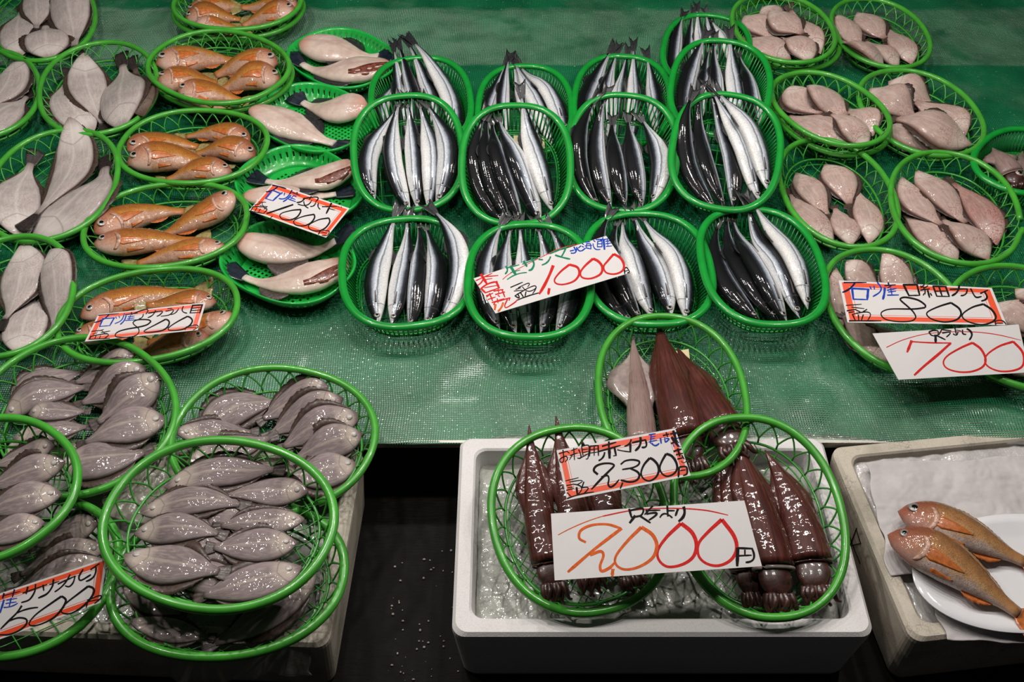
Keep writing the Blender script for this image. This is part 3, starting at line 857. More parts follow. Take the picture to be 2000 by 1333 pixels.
# ------------------------------------------------------------------ fish
PROF = {
 # s, half width (fraction of the widest)
 'saury': ([0, .03, .08, .15, .25, .36, .58, .72, .84, .93, 1], [.05, .20, .42, .68, .88, 1, .99, .82, .52, .27, .17]),
 'orange': ([0, .02, .06, .12, .2, .3, .45, .6, .75, .88, 1], [.14, .34, .54, .76, .93, 1, .95, .78, .54, .31, .26]),
 'flatB': ([0, .03, .08, .15, .25, .37, .50, .64, .78, .90, 1], [.10, .28, .47, .68, .88, 1, 1, .88, .64, .36, .18]),
 'flatF': ([0, .03, .08, .15, .25, .37, .48, .62, .76, .89, 1], [.05, .16, .34, .58, .84, .99, 1, .86, .58, .30, .17]),
 'flatL': ([0, .03, .08, .15, .26, .40, .54, .68, .81, .91, 1], [.07, .24, .44, .68, .93, 1, .96, .78, .44, .20, .16]),
 'file': ([0, .03, .1, .2, .32, .45, .6, .75, .88, 1], [.50, .62, .76, .92, 1, .94, .70, .42, .24, .21]),
 'squid': ([0, .04, .1, .25, .45, .7, .9, 1], [.03, .10, .18, .42, .70, .92, 1, .97]),
}
THICK = dict(saury=.60, orange=.58, flatB=.30, flatF=.34, flatL=.19, file=.40, squid=.62)
BODY = dict(saury=.90, orange=.86, flatB=.88, flatF=.89, flatL=.86, file=.80, squid=.80)
COUNT = {}

def to_local(bk, px, py, h):
    Mx = bk['M']; R = Mx[:3, :3]
    o = R.T @ (EYE - Mx[:3, 3]); d = R.T @ ray(px, py)
    t = (h - o[2]) / d[2]
    return (o + d * t)[:2]

def gauss(x, sig):
    n = len(x); k = np.arange(n)
    w = np.exp(-0.5 * ((k[:, None] - k[None, :]) / sig) ** 2)
    return (w / w.sum(1)[:, None]) @ x

def lay(bk, kind, pts, wpx, N, h0=None, stiff=2.6, lift=0.0):
    """puts one fish down on what already lies in the basket: spine, side vectors and half widths in the basket's frame"""
    h = 0.018 if h0 is None else h0
    sb = BODY[kind]
    S, Wp = PROF[kind]
    for rep in range(2):
        q = catmull([to_local(bk, *p, h) for p in pts], N)
        tan = np.gradient(q, axis=0); tan /= np.linalg.norm(tan, axis=1)[:, None]
        lat = np.stack([-tan[:, 1], tan[:, 0]], 1)
        m = N // 3
        mp = catmull(pts, N)
        tp = mp[m + 1] - mp[m - 1]; tp /= np.linalg.norm(tp)
        n_ = np.array([-tp[1], tp[0]]) * wpx / 2
        e = to_local(bk, *(mp[m] + n_), h) - to_local(bk, *(mp[m] - n_), h)
        hw = abs(np.dot(e, lat[m])) / 2
        s = np.linspace(0, 1, N)
        w = np.interp(np.minimum(s / sb, 1), S, Wp) * hw
        th = w * THICK[kind]
        th = np.where(s > sb, np.minimum(th, 0.0015), th)
        if kind.startswith('flat'): th = np.maximum(th, 0.0008); th *= 1
        Hm, R = bk['H'], bk['R']; NN = Hm.shape[0]
        qs = np.linspace(-.92, .92, 11)
        zL = np.zeros(N); zR = np.zeros(N)
        for i in range(N):
            p = q[i] + lat[i] * (w[i] * qs)[:, None]
            ix = np.clip(((p + R) / 0.003).astype(int), 0, NN - 1)
            need = Hm[ix[:, 0], ix[:, 1]] + th[i] * np.sqrt(1 - qs ** 2)
            zR[i] = np.max(need[:6]); zL[i] = np.max(need[5:])
        zc = np.maximum((zL + zR) / 2, np.maximum(zL, zR) - 0.35 * w)
        roll = np.clip((zL - zR) / (1.3 * w + 1e-6), -.45, .45)
        # a limp fish: it follows what lies under it, but not every bump
        zs = gauss(zc, stiff * N / 24); roll = gauss(roll, stiff * 1.5 * N / 24)
        zs = zs + 0.4 * max(0, np.max((zc - zs)[2:-2]))
        zs = zs + lift
        h = float(np.mean(zs))
    X = np.zeros((N, 3)); X[:, :2] = q; X[:, 2] = zs
    Lt = np.zeros((N, 3)); Lt[:, :2] = lat * np.cos(roll)[:, None]; Lt[:, 2] = np.sin(roll)
    T = np.gradient(X, axis=0); T /= np.linalg.norm(T, axis=1)[:, None]
    U = np.cross(T, Lt)
    U /= np.linalg.norm(U, axis=1)[:, None]
    # write the fish into the height field
    for i in np.linspace(0, N - 1, N * 4):
        k = int(i); f = i - k; k2 = min(k + 1, N - 1)
        P = X[k] * (1 - f) + X[k2] * f; L_ = Lt[k] * (1 - f) + Lt[k2] * f; w_ = w[k] * (1 - f) + w[k2] * f; t_ = th[k] * (1 - f) + th[k2] * f
        qq = np.linspace(-1, 1, 25)
        pp = P + L_ * (qq * w_)[:, None]
        zz = pp[:, 2] + t_ * np.sqrt(1 - qq ** 2) * 0.92
        ix = np.clip(((pp[:, :2] + R) / 0.003).astype(int), 0, NN - 1)
        np.maximum.at(Hm, (ix[:, 0], ix[:, 1]), zz)
    return dict(X=X, L=Lt, U=U, T=T, w=w, th=th, s=s, sb=sb, N=N, hw=hw)

def body_mesh(g, M_, seg=16, vshift=0.0, flip=False, lens=1.0, blunt=True, ripple=0.0):
    """closed body along the spine; u 0 head .. 1 tail root, v 0.5 on top, .75 one flank edge, .25 the other"""
    n = int(round(g['sb'] * (g['N'] - 1))) + 1
    a = np.linspace(0, 2 * math.pi, seg, endpoint=False) - math.pi / 2      # starts at the bottom
    vs = []; 
    for i in range(n):
        w, t = g['w'][i], g['th'][i]
        if i >= n - 2: t = max(t, w * .5)
        sn = np.sin(a)
        r = 1 + (ripple * NP.uniform(-1, 1, seg) if ripple else 0)
        vs.append(g['X'][i] + (np.cos(a) * w * r)[:, None] * g['L'][i] + (np.sign(sn) * np.abs(sn) ** lens * t * r)[:, None] * g['U'][i])
    vs = np.vstack(vs)
    nose = g['X'][0] - g['T'][0] * g['w'][0] * 0.6
    vs = np.vstack([vs, nose, g['X'][n - 1]])
    def uvv(k):
        v = k / seg
        return (1 - v if flip else v) + vshift
    fs = []; uv = []
    for i in range(n - 1):
        for k in range(seg):
            l = (k + 1) % seg
            fs.append((i * seg + k, i * seg + l, (i + 1) * seg + l, (i + 1) * seg + k))
            u0, u1 = i / (n - 1), (i + 1) / (n - 1)
            uv.append([(u0, uvv(k)), (u0, uvv(k + 1)), (u1, uvv(k + 1)), (u1, uvv(k))])
    for k in range(seg):
        l = (k + 1) % seg
        fs.append((n * seg, l, k)); uv.append([(0, .5), (0, uvv(k + 1)), (0, uvv(k))])
        b = (n - 1) * seg
        fs.append((n * seg + 1, b + k, b + l)); uv.append([(1, .5), (1, uvv(k)), (1, uvv(k + 1))])
    M_.add(vs, fs, uv)

def at_s(g, s):
    x = s * (g['N'] - 1); k = int(min(x, g['N'] - 2)); f = x - k
    I = lambda A: A[k] * (1 - f) + A[k + 1] * f
    return I(g['X']), I(g['L']), I(g['U']), I(g['T']), I(g['w']), I(g['th'])

def surf(g, s, q, out=0.0):
    """a point on the top of the body: s along, q -1..1 across"""
    X, L_, U, T, w, t = at_s(g, s)
    return X + L_ * (q * w) + U * (t * math.sqrt(max(0, 1 - q * q)) + out)

def tail_fin(mb, g, width, fork=0.0, rag=0.06, s0=None, spread_lift=0.0):
    s0 = g['sb'] - 0.015 if s0 is None else s0
    X0, L0, U0, T0, w0, _ = at_s(g, s0)
    rows = []
    n, m = 8, 9
    for i in range(n):
        f = i / (n - 1)
        X, L_, U, T, w, t = at_s(g, s0 + (1 - s0) * f)
        row = []
        for j in range(m):
            q = -1 + 2 * j / (m - 1)
            hw = w0 * (1 - f) + width * f ** 0.8
            ext = (abs(q) ** 1.3 * fork - 0.10 * q * q * (fork == 0)) * f * np.linalg.norm(g['X'][-1] - X0)
            jit = NP.uniform(-rag, rag) * f * width * (i == n - 1)
            row.append(X + L_ * (q * hw) + T * (ext + jit) + U * (0.0012 * math.sin(j * 2.4) * f + spread_lift * f * abs(q)))
        rows.append(row)
    mb.sheet(np.array(rows), 0.0008)

def fringe(mb, g, side, s0=.16, s1=.84, ext=.22, rag=.15):
    """ray fin along one edge of a flatfish"""
    n = 34; rows = []
    for i in range(n):
        f = i / (n - 1); s = (s0 + (s1 - s0) * f) * g['sb']
        X, L_, U, T, w, t = at_s(g, s)
        e = g['hw'] * ext * math.sin(math.pi * min(1, max(0.02, f)) ** 0.8) ** 0.7
        e *= 1 + NP.uniform(-rag, rag)
        a = X + L_ * side * w * 0.90 - U * t * 0.1
        b = X + L_ * side * (w + e * 0.5) - U * (e * 0.03) + T * e * 0.25
        c = X + L_ * side * (w + e) - U * (e * 0.12 - 0.0008 * (i % 2)) + T * e * 0.5
        rows.append([a, b, c])
    mb.sheet(np.array(rows), 0.0007)

def patch(mb, g, s0, s1, q0, q1, out=0.0008, th=0.001, taper=None, n=8, m=5, lift=0.0):
    rows = []
    for i in range(n):
        f = i / (n - 1); row = []
        for j in range(m):
            h = j / (m - 1)
            qa, qb = q0, q1
            if taper:
                mid = (q0 + q1) / 2; k = taper(f)
                qa, qb = mid + (q0 - mid) * k, mid + (q1 - mid) * k
            row.append(surf(g, s0 + (s1 - s0) * f, qa + (qb - qa) * h, out + lift * f + 0.0006 * math.sin(j * 2.6)))
        rows.append(row)
    mb.sheet(np.array(rows), th)

def eye(root, loc, g, Mw, s, q, r, white, flatk=0.45, pupil=True, name='eye'):
    X, L_, U, T, w, t = at_s(g, s)
    c = X + L_ * q * w + U * t * math.sqrt(max(0.05, 1 - q * q)) * 0.97
    nrm = U * math.sqrt(max(0.05, 1 - q * q)) + L_ * q * 0.6; nrm /= np.linalg.norm(nrm)
    a1 = T - nrm * np.dot(T, nrm); a1 /= np.linalg.norm(a1); a2 = np.cross(nrm, a1)
    W_ = lambda v: Mw[:3, :3] @ v
    cw = Mw[:3, :3] @ c + Mw[:3, 3]
    mb = MB(); mb.ellipsoid(cw, [W_(a1) * r, W_(a2) * r, W_(nrm) * r * flatk], 14, 8)
    e = mb.build(name, M[white], root, loc)
    if pupil:
        mb = MB(); mb.ellipsoid(cw + W_(nrm) * r * flatk * 0.62, [W_(a1) * r * .56, W_(a2) * r * .56, W_(nrm) * r * flatk * .5], 12, 6)
        mb.build('pupil', M['pupil'], e, loc)

def world_mb(fn, Mw):
    mb = MB(); fn(mb)
    mb.v = [v @ Mw[:3, :3].T + Mw[:3, 3] for v in mb.v]
    return mb

def back_side(g, Mw, want=None):
    """+1 if the +L flank is the one turned away from the camera (the fish's back); want='x+' etc. overrides"""
    L_ = Mw[:3, :3] @ g['L'][g['N'] // 3]
    if want == 'R': return 1 if L_[0] > 0 else -1
    if want == 'L': return 1 if L_[0] < 0 else -1
    if want == 'near': return 1 if L_[1] < 0 else -1
    return 1 if L_[1] > 0 else -1

def fish(bkey, kind, pts, wpx, label, **k):
    bk = BK[bkey]; Mw = bk['M']
    N = {'saury': 30, 'orange': 28, 'flatB': 30, 'flatF': 28, 'flatL': 30, 'file': 28, 'squid': 34}[kind]
    g = lay(bk, kind, pts, wpx, N, k.get('h'), k.get('stiff', 5.5 if kind == 'squid' else 2.6), k.get('lift', 0.0))
    X0 = g['X'][N // 2].copy(); X0[2] -= g['th'][N // 2]
    loc = Mw[:3, :3] @ X0 + Mw[:3, 3]
    names = dict(saury='saury', orange='rockfish', flatB='flounder', flatF='flounder', flatL='flounder', file='filefish', squid='squid')
    nm = k.get('name', names[kind])
    root = empty(nm, loc)
    tag(root, label, k.get('cat', 'squid' if kind == 'squid' else 'fish'), k.get('group'))
    P = lambda name, fn, mat: world_mb(fn, Mw).build(name, M[mat], root, loc)
    if kind == 'saury':
        side = back_side(g, Mw, k.get('back', 'R'))
        sh = k.get('sh', 0.0)
        # v .75 lies at the -L edge (seg order), so flip puts the back at +L
        P('body', lambda mb: body_mesh(g, mb, 18, sh, side > 0), 'saury')
        P('tail_fin', lambda mb: tail_fin(mb, g, g['hw'] * 0.62, 0.28, 0.08, spread_lift=0.005), 'saury_fin')
        P('dorsal_fin', lambda mb: fringe(mb, g, side, .62, .74, .28), 'saury_fin')
        P('anal_fin', lambda mb: fringe(mb, g, -side, .60, .76, .30), 'saury_fin')
        P('pectoral_fin', lambda mb: patch(mb, g, .155, .25, -side * .05 - .1, -side * .05 + .14, 0.0006, 0.0006, lambda f: 1 - .7 * f), 'grey_fin')
        q = side * (0.05 - 1.6 * sh)
        q = max(-.75, min(.75, q))
        eye(root, loc, g, Mw, .062, q, g['hw'] * 0.25, 'eye_ring', .28)
    elif kind == 'orange':
        side = back_side(g, Mw, k.get('back'))
        P('body', lambda mb: body_mesh(g, mb, 18, 0, side > 0), k.get('skin', 'rockfish_skin'))
        P('tail_fin', lambda mb: tail_fin(mb, g, g['hw'] * 0.85), k.get('tail', 'olive_tail'))
        P('dorsal_fin', lambda mb: fringe(mb, g, side, .30, .86, .16), 'tan_fin')
        P('anal_fin', lambda mb: fringe(mb, g, -side, .60, .82, .22), 'orange_fin')
        P('pectoral_fin', lambda mb: patch(mb, g, .235, .47, -side * .66, -side * .04, out=.0003, taper=lambda f: max(.06, (1 - f) ** .7 * min(1, .55 + 3 * f)), n=14, m=7, th=.0003, lift=0.0003), 'orange_fin')
        P('pelvic_fin', lambda mb: patch(mb, g, .30, .44, -side * .98, -side * .80, .0010, .0008, lambda f: 1 - .7 * f), 'orange_fin')
        def gill(mb):
            rows = []
            for i in range(15):
                q = -side * .86 + side * 1.14 * i / 14; a = math.sin(math.pi * (.06 + .88 * i / 14)) ** .7
                c = .185 + .050 * a; wd = .010 + .012 * a
                rows.append([surf(g, c - wd, q, .0002), surf(g, c - wd * .3, q, .0009), surf(g, c + wd * .4, q, .0010), surf(g, c + wd, q, -.0004)])
            mb.sheet(np.array(rows), .0005)
        P('gill_cover', gill, 'gill')
        eye(root, loc, g, Mw, .088, side * .20, g['hw'] * k.get('eye', .24), k.get('eyemat', 'eye_white'), .24)
    elif kind.startswith('flat'):
        skin = k.get('skin', dict(flatB='flounder_grey', flatF='flounder_pink', flatL='flounder_large')[kind])
        side = back_side(g, Mw)
        P('body', lambda mb: body_mesh(g, mb, 20, 0, side > 0, 0.8), skin)
        ext = k.get('ext', dict(flatB=.42, flatF=.28, flatL=.24)[kind])
        fm = dict(flatB='brown_fin', flatF='brown_fin', flatL='brown_fin')[kind]
        P('dorsal_fin', lambda mb: fringe(mb, g, side, .10, .90, ext), fm)
        P('anal_fin', lambda mb: fringe(mb, g, -side, .22, .90, ext), fm)
        P('tail_fin', lambda mb: tail_fin(mb, g, g['hw'] * k.get('tw', .42)), k.get('tail', dict(flatB='grey_fin', flatF='brown_fin', flatL='dark_tail')[kind]))
        if kind == 'flatB':
            eye(root, loc, g, Mw, .115, side * .12, g['hw'] * .19, 'pale_eye', .40, False)
    elif kind == 'file':
        side = back_side(g, Mw)
        P('body', lambda mb: body_mesh(g, mb, 20, 0, side > 0, 0.9, ripple=.015), 'filefish')
        P('tail_fin', lambda mb: tail_fin(mb, g, g['hw'] * .62), 'navy_fin')
        for nm_, sd, a_, b_, e_ in k.get('fins', (('dorsal_fin', 1, .40, .80, .55), ('anal_fin', -1, .40, .80, .5))):
            P(nm_, lambda mb: fringe(mb, g, side * sd, a_, b_, e_, .08), 'grey_fin' if k.get('pale') else 'saury_fin')
        if k.get('cut'):
            P('gut_cavity', lambda mb: patch(mb, g, .01, .34, -side * .25, -side * .98, .0008, .0012, lambda f: .4 + .6 * math.sin(math.pi * min(1, f + .12))), 'cavity')
    elif kind == 'squid':
        skin = k.get('skin', 'squid_skin')
        P('mantle', lambda mb: body_mesh(g, mb, 22, 0, False, 1.0, ripple=.02), skin)
        fw = k.get('fin', 1.15)
        def lobe(mb, sd):
            rows = []
            for i in range(16):
                f = i / 15; s = (.16 + .52 * f) * g['sb']
                X, L_, U, T, w, t = at_s(g, s)
                e = g['hw'] * fw * (math.sin(math.pi * f ** 1.1) ** 1.5)
                a = X + L_ * sd * w * .55 + U * t * .55
                b = X + L_ * sd * (w + e * .45) + U * t * .15
                c = X + L_ * sd * (w * .9 + e) - U * t * .30 + U * .0015 * math.sin(i * 1.7)
                rows.append([a, b, c])
            mb.sheet(np.array(rows), 0.003)
        P('fin', lambda mb: lobe(mb, 1), k.get('finskin', skin)); P('fin', lambda mb: lobe(mb, -1), k.get('finskin', skin))
        X, L_, U, T, w, t = at_s(g, g['sb'])
        def head(mb): mb.ellipsoid(X + T * w * .45, [T * w * .95, L_ * w * .80, U * t * .80], 16, 10)
        P('head', head, 'squid_arm')
        P('collar', lambda mb: mb.tube([X + T * w * .02 + L_ * w * .95 * math.cos(a) + U * t * .95 * math.sin(a) for a in np.linspace(0, 2 * math.pi, 24, endpoint=False)], k.get('collar', .0014), True, 6), 'squid_pale' if k.get('collar') else skin)
        end = g['X'][-1]
        for j in range(8):
            q = -1 + 2 * j / 7
            def arm(mb, q=q, j=j):
                c0 = X + T * w * 1.2 + L_ * q * w * .55
                Lw = np.linalg.norm(end - X)
                p = [c0, c0 + T * Lw * .22 + L_ * q * w * .10 + U * .002 * (j % 3), c0 + T * Lw * .42 + L_ * (w * .30 * math.sin(j * 2.1)) - U * .004,
                     c0 + T * Lw * (.48 + .10 * math.sin(j * 1.7)) + L_ * (w * .5 * math.sin(j * 2.1)) - U * .007]
                p = catmull(p, 14); p[:, 2] = np.maximum(p[:, 2], 0.004)
                mb.tube(p, np.linspace(w * .20, w * .07, 14), False, 7)
            P('arm', arm, 'squid_arm')
        if k.get('eyes'):
            eye(root, loc, g, Mw, g['sb'] + .05, .45, g['hw'] * .42, 'eye_white', .7)
    return root
# ------------------------------------------------------------------ the catch, basket by basket
ORD = ['first', 'second', 'third', 'fourth', 'fifth', 'sixth', 'seventh', 'eighth', 'ninth', 'tenth', 'eleventh']
def by_order(items, key):
    idx = sorted(range(len(items)), key=lambda i: key(items[i]))
    r = [0] * len(items)
    for n, i in enumerate(idx): r[i] = n
    return r
def mid(p): return p[len(p) // 2]

# saury: (points head..tail, width, side of the dark back, how far the back is rolled up)
def saury_set(key, where, items):
    r = by_order(items, lambda it: it[0][1][0])
    for it, n in zip(items, r):
        pts, w, back, sh = it
        look = 'dark backed' if sh > .11 else ('grey blue' if sh > .05 else 'bright silver')
        fish(key, 'saury', pts, w * 1.20, '%s saury %s from filefish side in %s' % (look, ORD[n], where), back=back, sh=sh * .68, group='saury in the green colanders')
SA = [
 ('A4', 'corner colander behind all others', [
  ([(1322, 130), (1320, 82), (1335, 33)], 25, 'L', .04), ([(1347, 130), (1347, 75), (1351, 37)], 18, 'L', .10), ([(1374, 128), (1367, 67), (1357, 30)], 21, 'R', .0),
  ([(1404, 110), (1391, 60), (1372, 35)], 21, 'R', .04), ([(1432, 100), (1411, 57), (1385, 35)], 21, 'R', .06)]),
 ('A1', 'far row colander beside trays', [
  ([(756, 262), (750, 180), (775, 135)], 26, 'L', 0), ([(796, 265), (779, 165), (769, 106)], 25, 'L', 0), ([(820, 262), (798, 150), (777, 98)], 26, 'R', .22),
  ([(862, 270), (842, 180), (792, 96)], 28, 'R', .05), ([(892, 262), (872, 172), (795, 90)], 33, 'R', 0)]),
 ('A2', 'far row colander second from trays', [
  ([(950, 262), (961, 172), (994, 115)], 25, 'L', .02), ([(985, 270), (982, 190), (996, 120)], 24, 'L', 0), ([(1055, 272), (1025, 195), (1000, 130)], 26, 'R', 0),
  ([(1080, 268), (1040, 190), (1001, 128)], 28, 'R', 0), ([(1106, 255), (1066, 175), (1005, 122)], 30, 'R', .04)]),
 ('A3', 'far row colander third from trays', [
  ([(1142, 250), (1156, 160), (1202, 95)], 33, 'L', .05), ([(1186, 255), (1187, 160), (1208, 107)], 27, 'L', .03), ([(1203, 262), (1212, 170), (1227, 106)], 25, 'R', .08),
  ([(1236, 262), (1239, 165), (1235, 101)], 26, 'R', 0), ([(1284, 258), (1277, 162), (1260, 107)], 29, 'R', 0)]),
 ('A5', 'far row colander fourth from trays', [
  ([(1335, 232), (1345, 150), (1380, 77)], 33, 'L', .05), ([(1368, 232), (1374, 150), (1386, 95)], 23, 'L', .10), ([(1405, 240), (1398, 150), (1391, 84)], 26, 'L', .05),
  ([(1448, 250), (1437, 155), (1420, 76)], 33, 'R', 0), ([(1478, 255), (1464, 158), (1440, 88)], 29, 'L', .05)]),
 ('M1', 'middle row colander beside trays', [
  ([(732, 390), (721, 292), (784, 197)], 34, 'L', 0), ([(800, 404), (765, 300), (785, 193)], 33, 'L', 0), ([(815, 402), (808, 300), (795, 193)], 31, 'R', .02),
  ([(836, 405), (840, 285), (814, 192)], 35, 'R', 0), ([(851, 393), (875, 290), (823, 190)], 37, 'R', .02)]),
 ('M2', 'middle row colander second from trays', [
  ([(985, 425), (928, 318), (953, 222)], 31, 'L', .22), ([(996, 424), (951, 318), (956, 218)], 29, 'L', .20), ([(1020, 424), (972, 310), (961, 222)], 31, 'L', .16),
  ([(1056, 424), (1010, 320), (967, 216)], 38, 'L', 0), ([(1080, 410), (1043, 295), (1015, 183)], 35, 'R', 0)]),
 ('M3', 'middle row colander third from trays', [
  ([(1172, 400), (1131, 310), (1170, 188)], 30, 'L', .22), ([(1195, 402), (1166, 310), (1186, 188)], 31, 'L', .12), ([(1222, 404), (1200, 310), (1197, 224)], 30, 'L', .22),
  ([(1254, 404), (1236, 310), (1226, 220)], 32, 'L', .14), ([(1272, 400), (1289, 310), (1245, 216)], 35, 'L', 0)]),
 ('M4', 'middle row colander beside pink flounders', [
  ([(1402, 398), (1338, 290), (1352, 194)], 31, 'L', .22), ([(1418, 400), (1372, 295), (1366, 184)], 29, 'L', .20), ([(1434, 400), (1430, 300), (1374, 180)], 32, 'R', .22),
  ([(1486, 388), (1446, 285), (1382, 179)], 31, 'R', 0), ([(1500, 368), (1472, 280), (1391, 174)], 36, 'R', 0)]),
 ('N1', 'front row colander beside trays', [
  ([(738, 622), (734, 545), (784, 425)], 39, 'L', 0), ([(764, 626), (783, 545), (799, 430)], 36, 'R', 0), ([(798, 628), (818, 540), (816, 428)], 33, 'R', .22),
  ([(830, 624), (853, 535), (825, 432)], 36, 'R', .14), ([(856, 610), (894, 540), (835, 408)], 38, 'L', 0)]),
 ('N2', 'front colander under plain white card', [
  ([(976, 625), (948, 530), (990, 440)], 36, 'L', 0), ([(1008, 640), (982, 540), (1003, 440)], 35, 'L', 0), ([(1034, 644), (1026, 540), (1014, 443)], 35, 'R', 0),
  ([(1056, 644), (1076, 540), (1043, 446)], 35, 'R', .05), ([(1086, 638), (1115, 535), (1062, 443)], 37, 'R', .10)]),
 ('N3', 'front row colander behind red squid', [
  ([(1240, 616), (1176, 545), (1195, 424)], 35, 'L', .22), ([(1256, 612), (1206, 540), (1210, 424)], 36, 'L', .18), ([(1278, 608), (1240, 530), (1215, 424)], 36, 'R', 0),
  ([(1312, 610), (1281, 515), (1227, 424)], 38, 'L', 0), ([(1341, 618), (1321, 520), (1240, 422)], 37, 'R', 0)]),
 ('N4', 'front row colander beside pink flounders', [
  ([(1486, 620), (1408, 535), (1404, 438)], 32, 'L', .22), ([(1524, 618), (1447, 525), (1417, 420)], 34, 'L', .16), ([(1540, 620), (1475, 520), (1425, 415)], 37, 'L', 0),
  ([(1566, 614), (1505, 500), (1445, 402)], 36, 'R', .20), ([(1581, 594), (1538, 495), (1457, 397)], 37, 'R', 0)]),
]
for key, where, items in SA: saury_set(key, where, items)

# orange rockfish: heads point to the flounders (picture's own side) or to the filefish
def rock_set(key, where, items):
    for dirn in (0, 1):
        sub = [it for it in items if (it[0][0][0] > it[0][-1][0]) == bool(dirn)]
        r = by_order(sub, lambda it: mid(it[0])[1])
        for it, n in zip(sub, r): it.append((dirn, n, len(sub)))
    for it in items:
        dirn, n, tot = it[2]
        lab = 'orange rockfish, head towards %s, %s from the back in %s' % ('the filefish' if dirn else 'the flounders', ORD[n], where)
        fish(key, 'orange', it[0], it[1], lab, group='orange rockfish in the oval baskets')
rock_set('R1', 'the furthest basket', [[[(367, 28), (430, 14), (500, 8)], 27], [[(582, 16), (520, 10), (450, 13)], 26], [[(364, 38), (420, 30), (485, 28)], 25],
  [[(577, 26), (520, 28), (452, 40)], 29], [[(382, 48), (430, 45), (490, 46)], 24]])
rock_set('R2L', 'the covered lower basket', [[[(355, 215), (430, 212), (500, 203)], 26]])
rock_set('R2', 'the second furthest basket', [[[(309, 134), (368, 120), (480, 108)], 40], [[(542, 128), (480, 128), (398, 146)], 40], [[(310, 165), (365, 156), (440, 150)], 39],
  [[(546, 154), (490, 156), (405, 174)], 38], [[(350, 186), (410, 182), (485, 188)], 34]])
rock_set('R3', 'the third furthest basket', [[[(487, 280), (430, 264), (338, 266)], 35], [[(254, 304), (312, 282), (405, 282)], 37], [[(497, 306), (440, 295), (360, 298)], 39],
  [[(252, 325), (320, 312), (440, 328)], 43], [[(452, 336), (390, 338), (300, 350)], 34]])
rock_set('R4', 'the split rim basket', [[[(191, 465), (268, 424), (388, 404)], 44], [[(464, 394), (380, 428), (285, 460)], 44], [[(187, 484), (270, 477), (412, 458)], 43],
  [[(444, 488), (370, 494), (235, 516)], 42]])
rock_set('R5', 'the striped 800 yen basket', [[[(159, 622), (255, 586), (416, 564)], 43], [[(421, 590), (355, 594), (265, 608)], 37], [[(147, 660), (210, 650), (300, 640)], 40],
  [[(462, 630), (385, 646), (255, 668)], 48], [[(410, 668), (340, 676), (218, 694)], 38]])

# wide pale flounders: own words for each
for key, pts, w, lab, k in [
 ('L1', [(40, 108), (36, 62), (45, 6)], 66, 'wide flounder lying at the outer side of the far corner basket', {}),
 ('L1', [(133, -40), (140, 40), (141, 96)], 82, 'widest flounder in the far corner basket, on the orange fish side', {}),
 ('L1', [(96, 112), (93, 84), (86, 40)], 78, 'wide flounder with head at the near rim of the far corner basket', {}),
 ('L1', [(72, -30), (72, 20), (72, 72)], 52, 'narrow pale flounder laid over the middle of the far corner basket', {}),
 ('L2', [(-50, 272), (0, 228), (68, 176)], 60, 'front flounder of the two in the cut off basket', {}),
 ('L2', [(33, 132), (15, 170), (-60, 215)], 58, 'back flounder of the two in the cut off basket, snout at the rim', {}),
 ('L3', [(286, 245), (275, 185), (255, 105)], 62, 'brown sided flounder half under the black tailed one', dict(skin='flounder_brown')),
 ('L3', [(182, 254), (143, 215), (136, 140)], 72, 'wide flounder beside the green rim, under two others, second flounder basket', {}),
 ('L3', [(168, 114), (172, 172), (212, 256)], 68, 'wide flounder with head away from us, middle of second flounder basket', {}),
 ('L3', [(241, 255), (241, 195), (233, 96)], 92, 'wide flounder with ragged black tail raised over the far rim', dict(tw=.36)),
 ('L4', [(45, 462), (34, 400), (74, 298)], 84, 'wide flounder on the outer side under the snout poking one', {}),
 ('L4', [(60, 464), (148, 408), (210, 305)], 88, 'wide flounder with head at the near rim, beside orange fish', {}),
 ('L4', [(143, 250), (140, 320), (38, 446)], 66, 'wide flounder poking its snout over the far rim, dark tail on top', dict(tw=.5)),
 ('L5', [(38, 690), (55, 625), (78, 562)], 74, 'flounder with head at the near rim of the third flounder basket', {}),
 ('L5', [(101, 496), (115, 565), (78, 655)], 70, 'pale flounder beside the orange fish, head at the far rim', {}),
 ('L5', [(48, 486), (40, 560), (-10, 645)], 78, 'pale flounder on the outer side, head at the far rim, top layer', {}),
]: fish(key, 'flatL', pts, w * 1.14, lab, **k)

# slender grey flounders
def grey_set(key, where, items):
    for it in items:
        it.append(it[0][0][0] > it[0][-1][0])
    for d in (False, True):
        sub = [it for it in items if it[2] == d]
        r = by_order(sub, lambda it: mid(it[0])[1])
        for it, n in zip(sub, r): it.append(n)
    for it in items:
        lab = 'grey flounder, head %s squid box, %s from back, %s' % ('towards' if it[2] else 'away from', ORD[it[3]], where)
        fish(key, 'flatB', it[0], it[1] * 1.12, lab, group='slender grey flounders in the front baskets')
grey_set('B1', 'table edge heap', [
 [[(14, 781), (83, 729), (163, 700)], 44], [[(267, 711), (205, 720), (128, 743)], 37], [[(9, 816), (95, 772), (182, 750)], 38], [[(25, 856), (110, 842), (185, 830)], 38],
 [[(289, 729), (215, 756), (140, 786)], 46], [[(60, 816), (113, 808), (176, 800)], 31], [[(112, 908), (210, 900), (300, 874)], 64], [[(318, 745), (250, 784), (170, 824)], 54], [[(324, 818), (245, 836), (145, 868)], 56]])
grey_set('B2', 'basket over the dark gap', [
 [[(386, 830), (440, 780), (552, 752)], 50], [[(642, 763), (575, 776), (495, 810)], 46], [[(348, 858), (420, 840), (502, 826)], 38], [[(671, 786), (590, 812), (508, 848)], 44],
 [[(368, 910), (440, 886), (545, 850)], 42], [[(704, 820), (625, 836), (535, 876)], 50], [[(708, 850), (638, 872), (560, 895)], 50], [[(600, 968), (520, 930), (420, 925)], 44], [[(695, 904), (625, 924), (545, 934)], 58]])
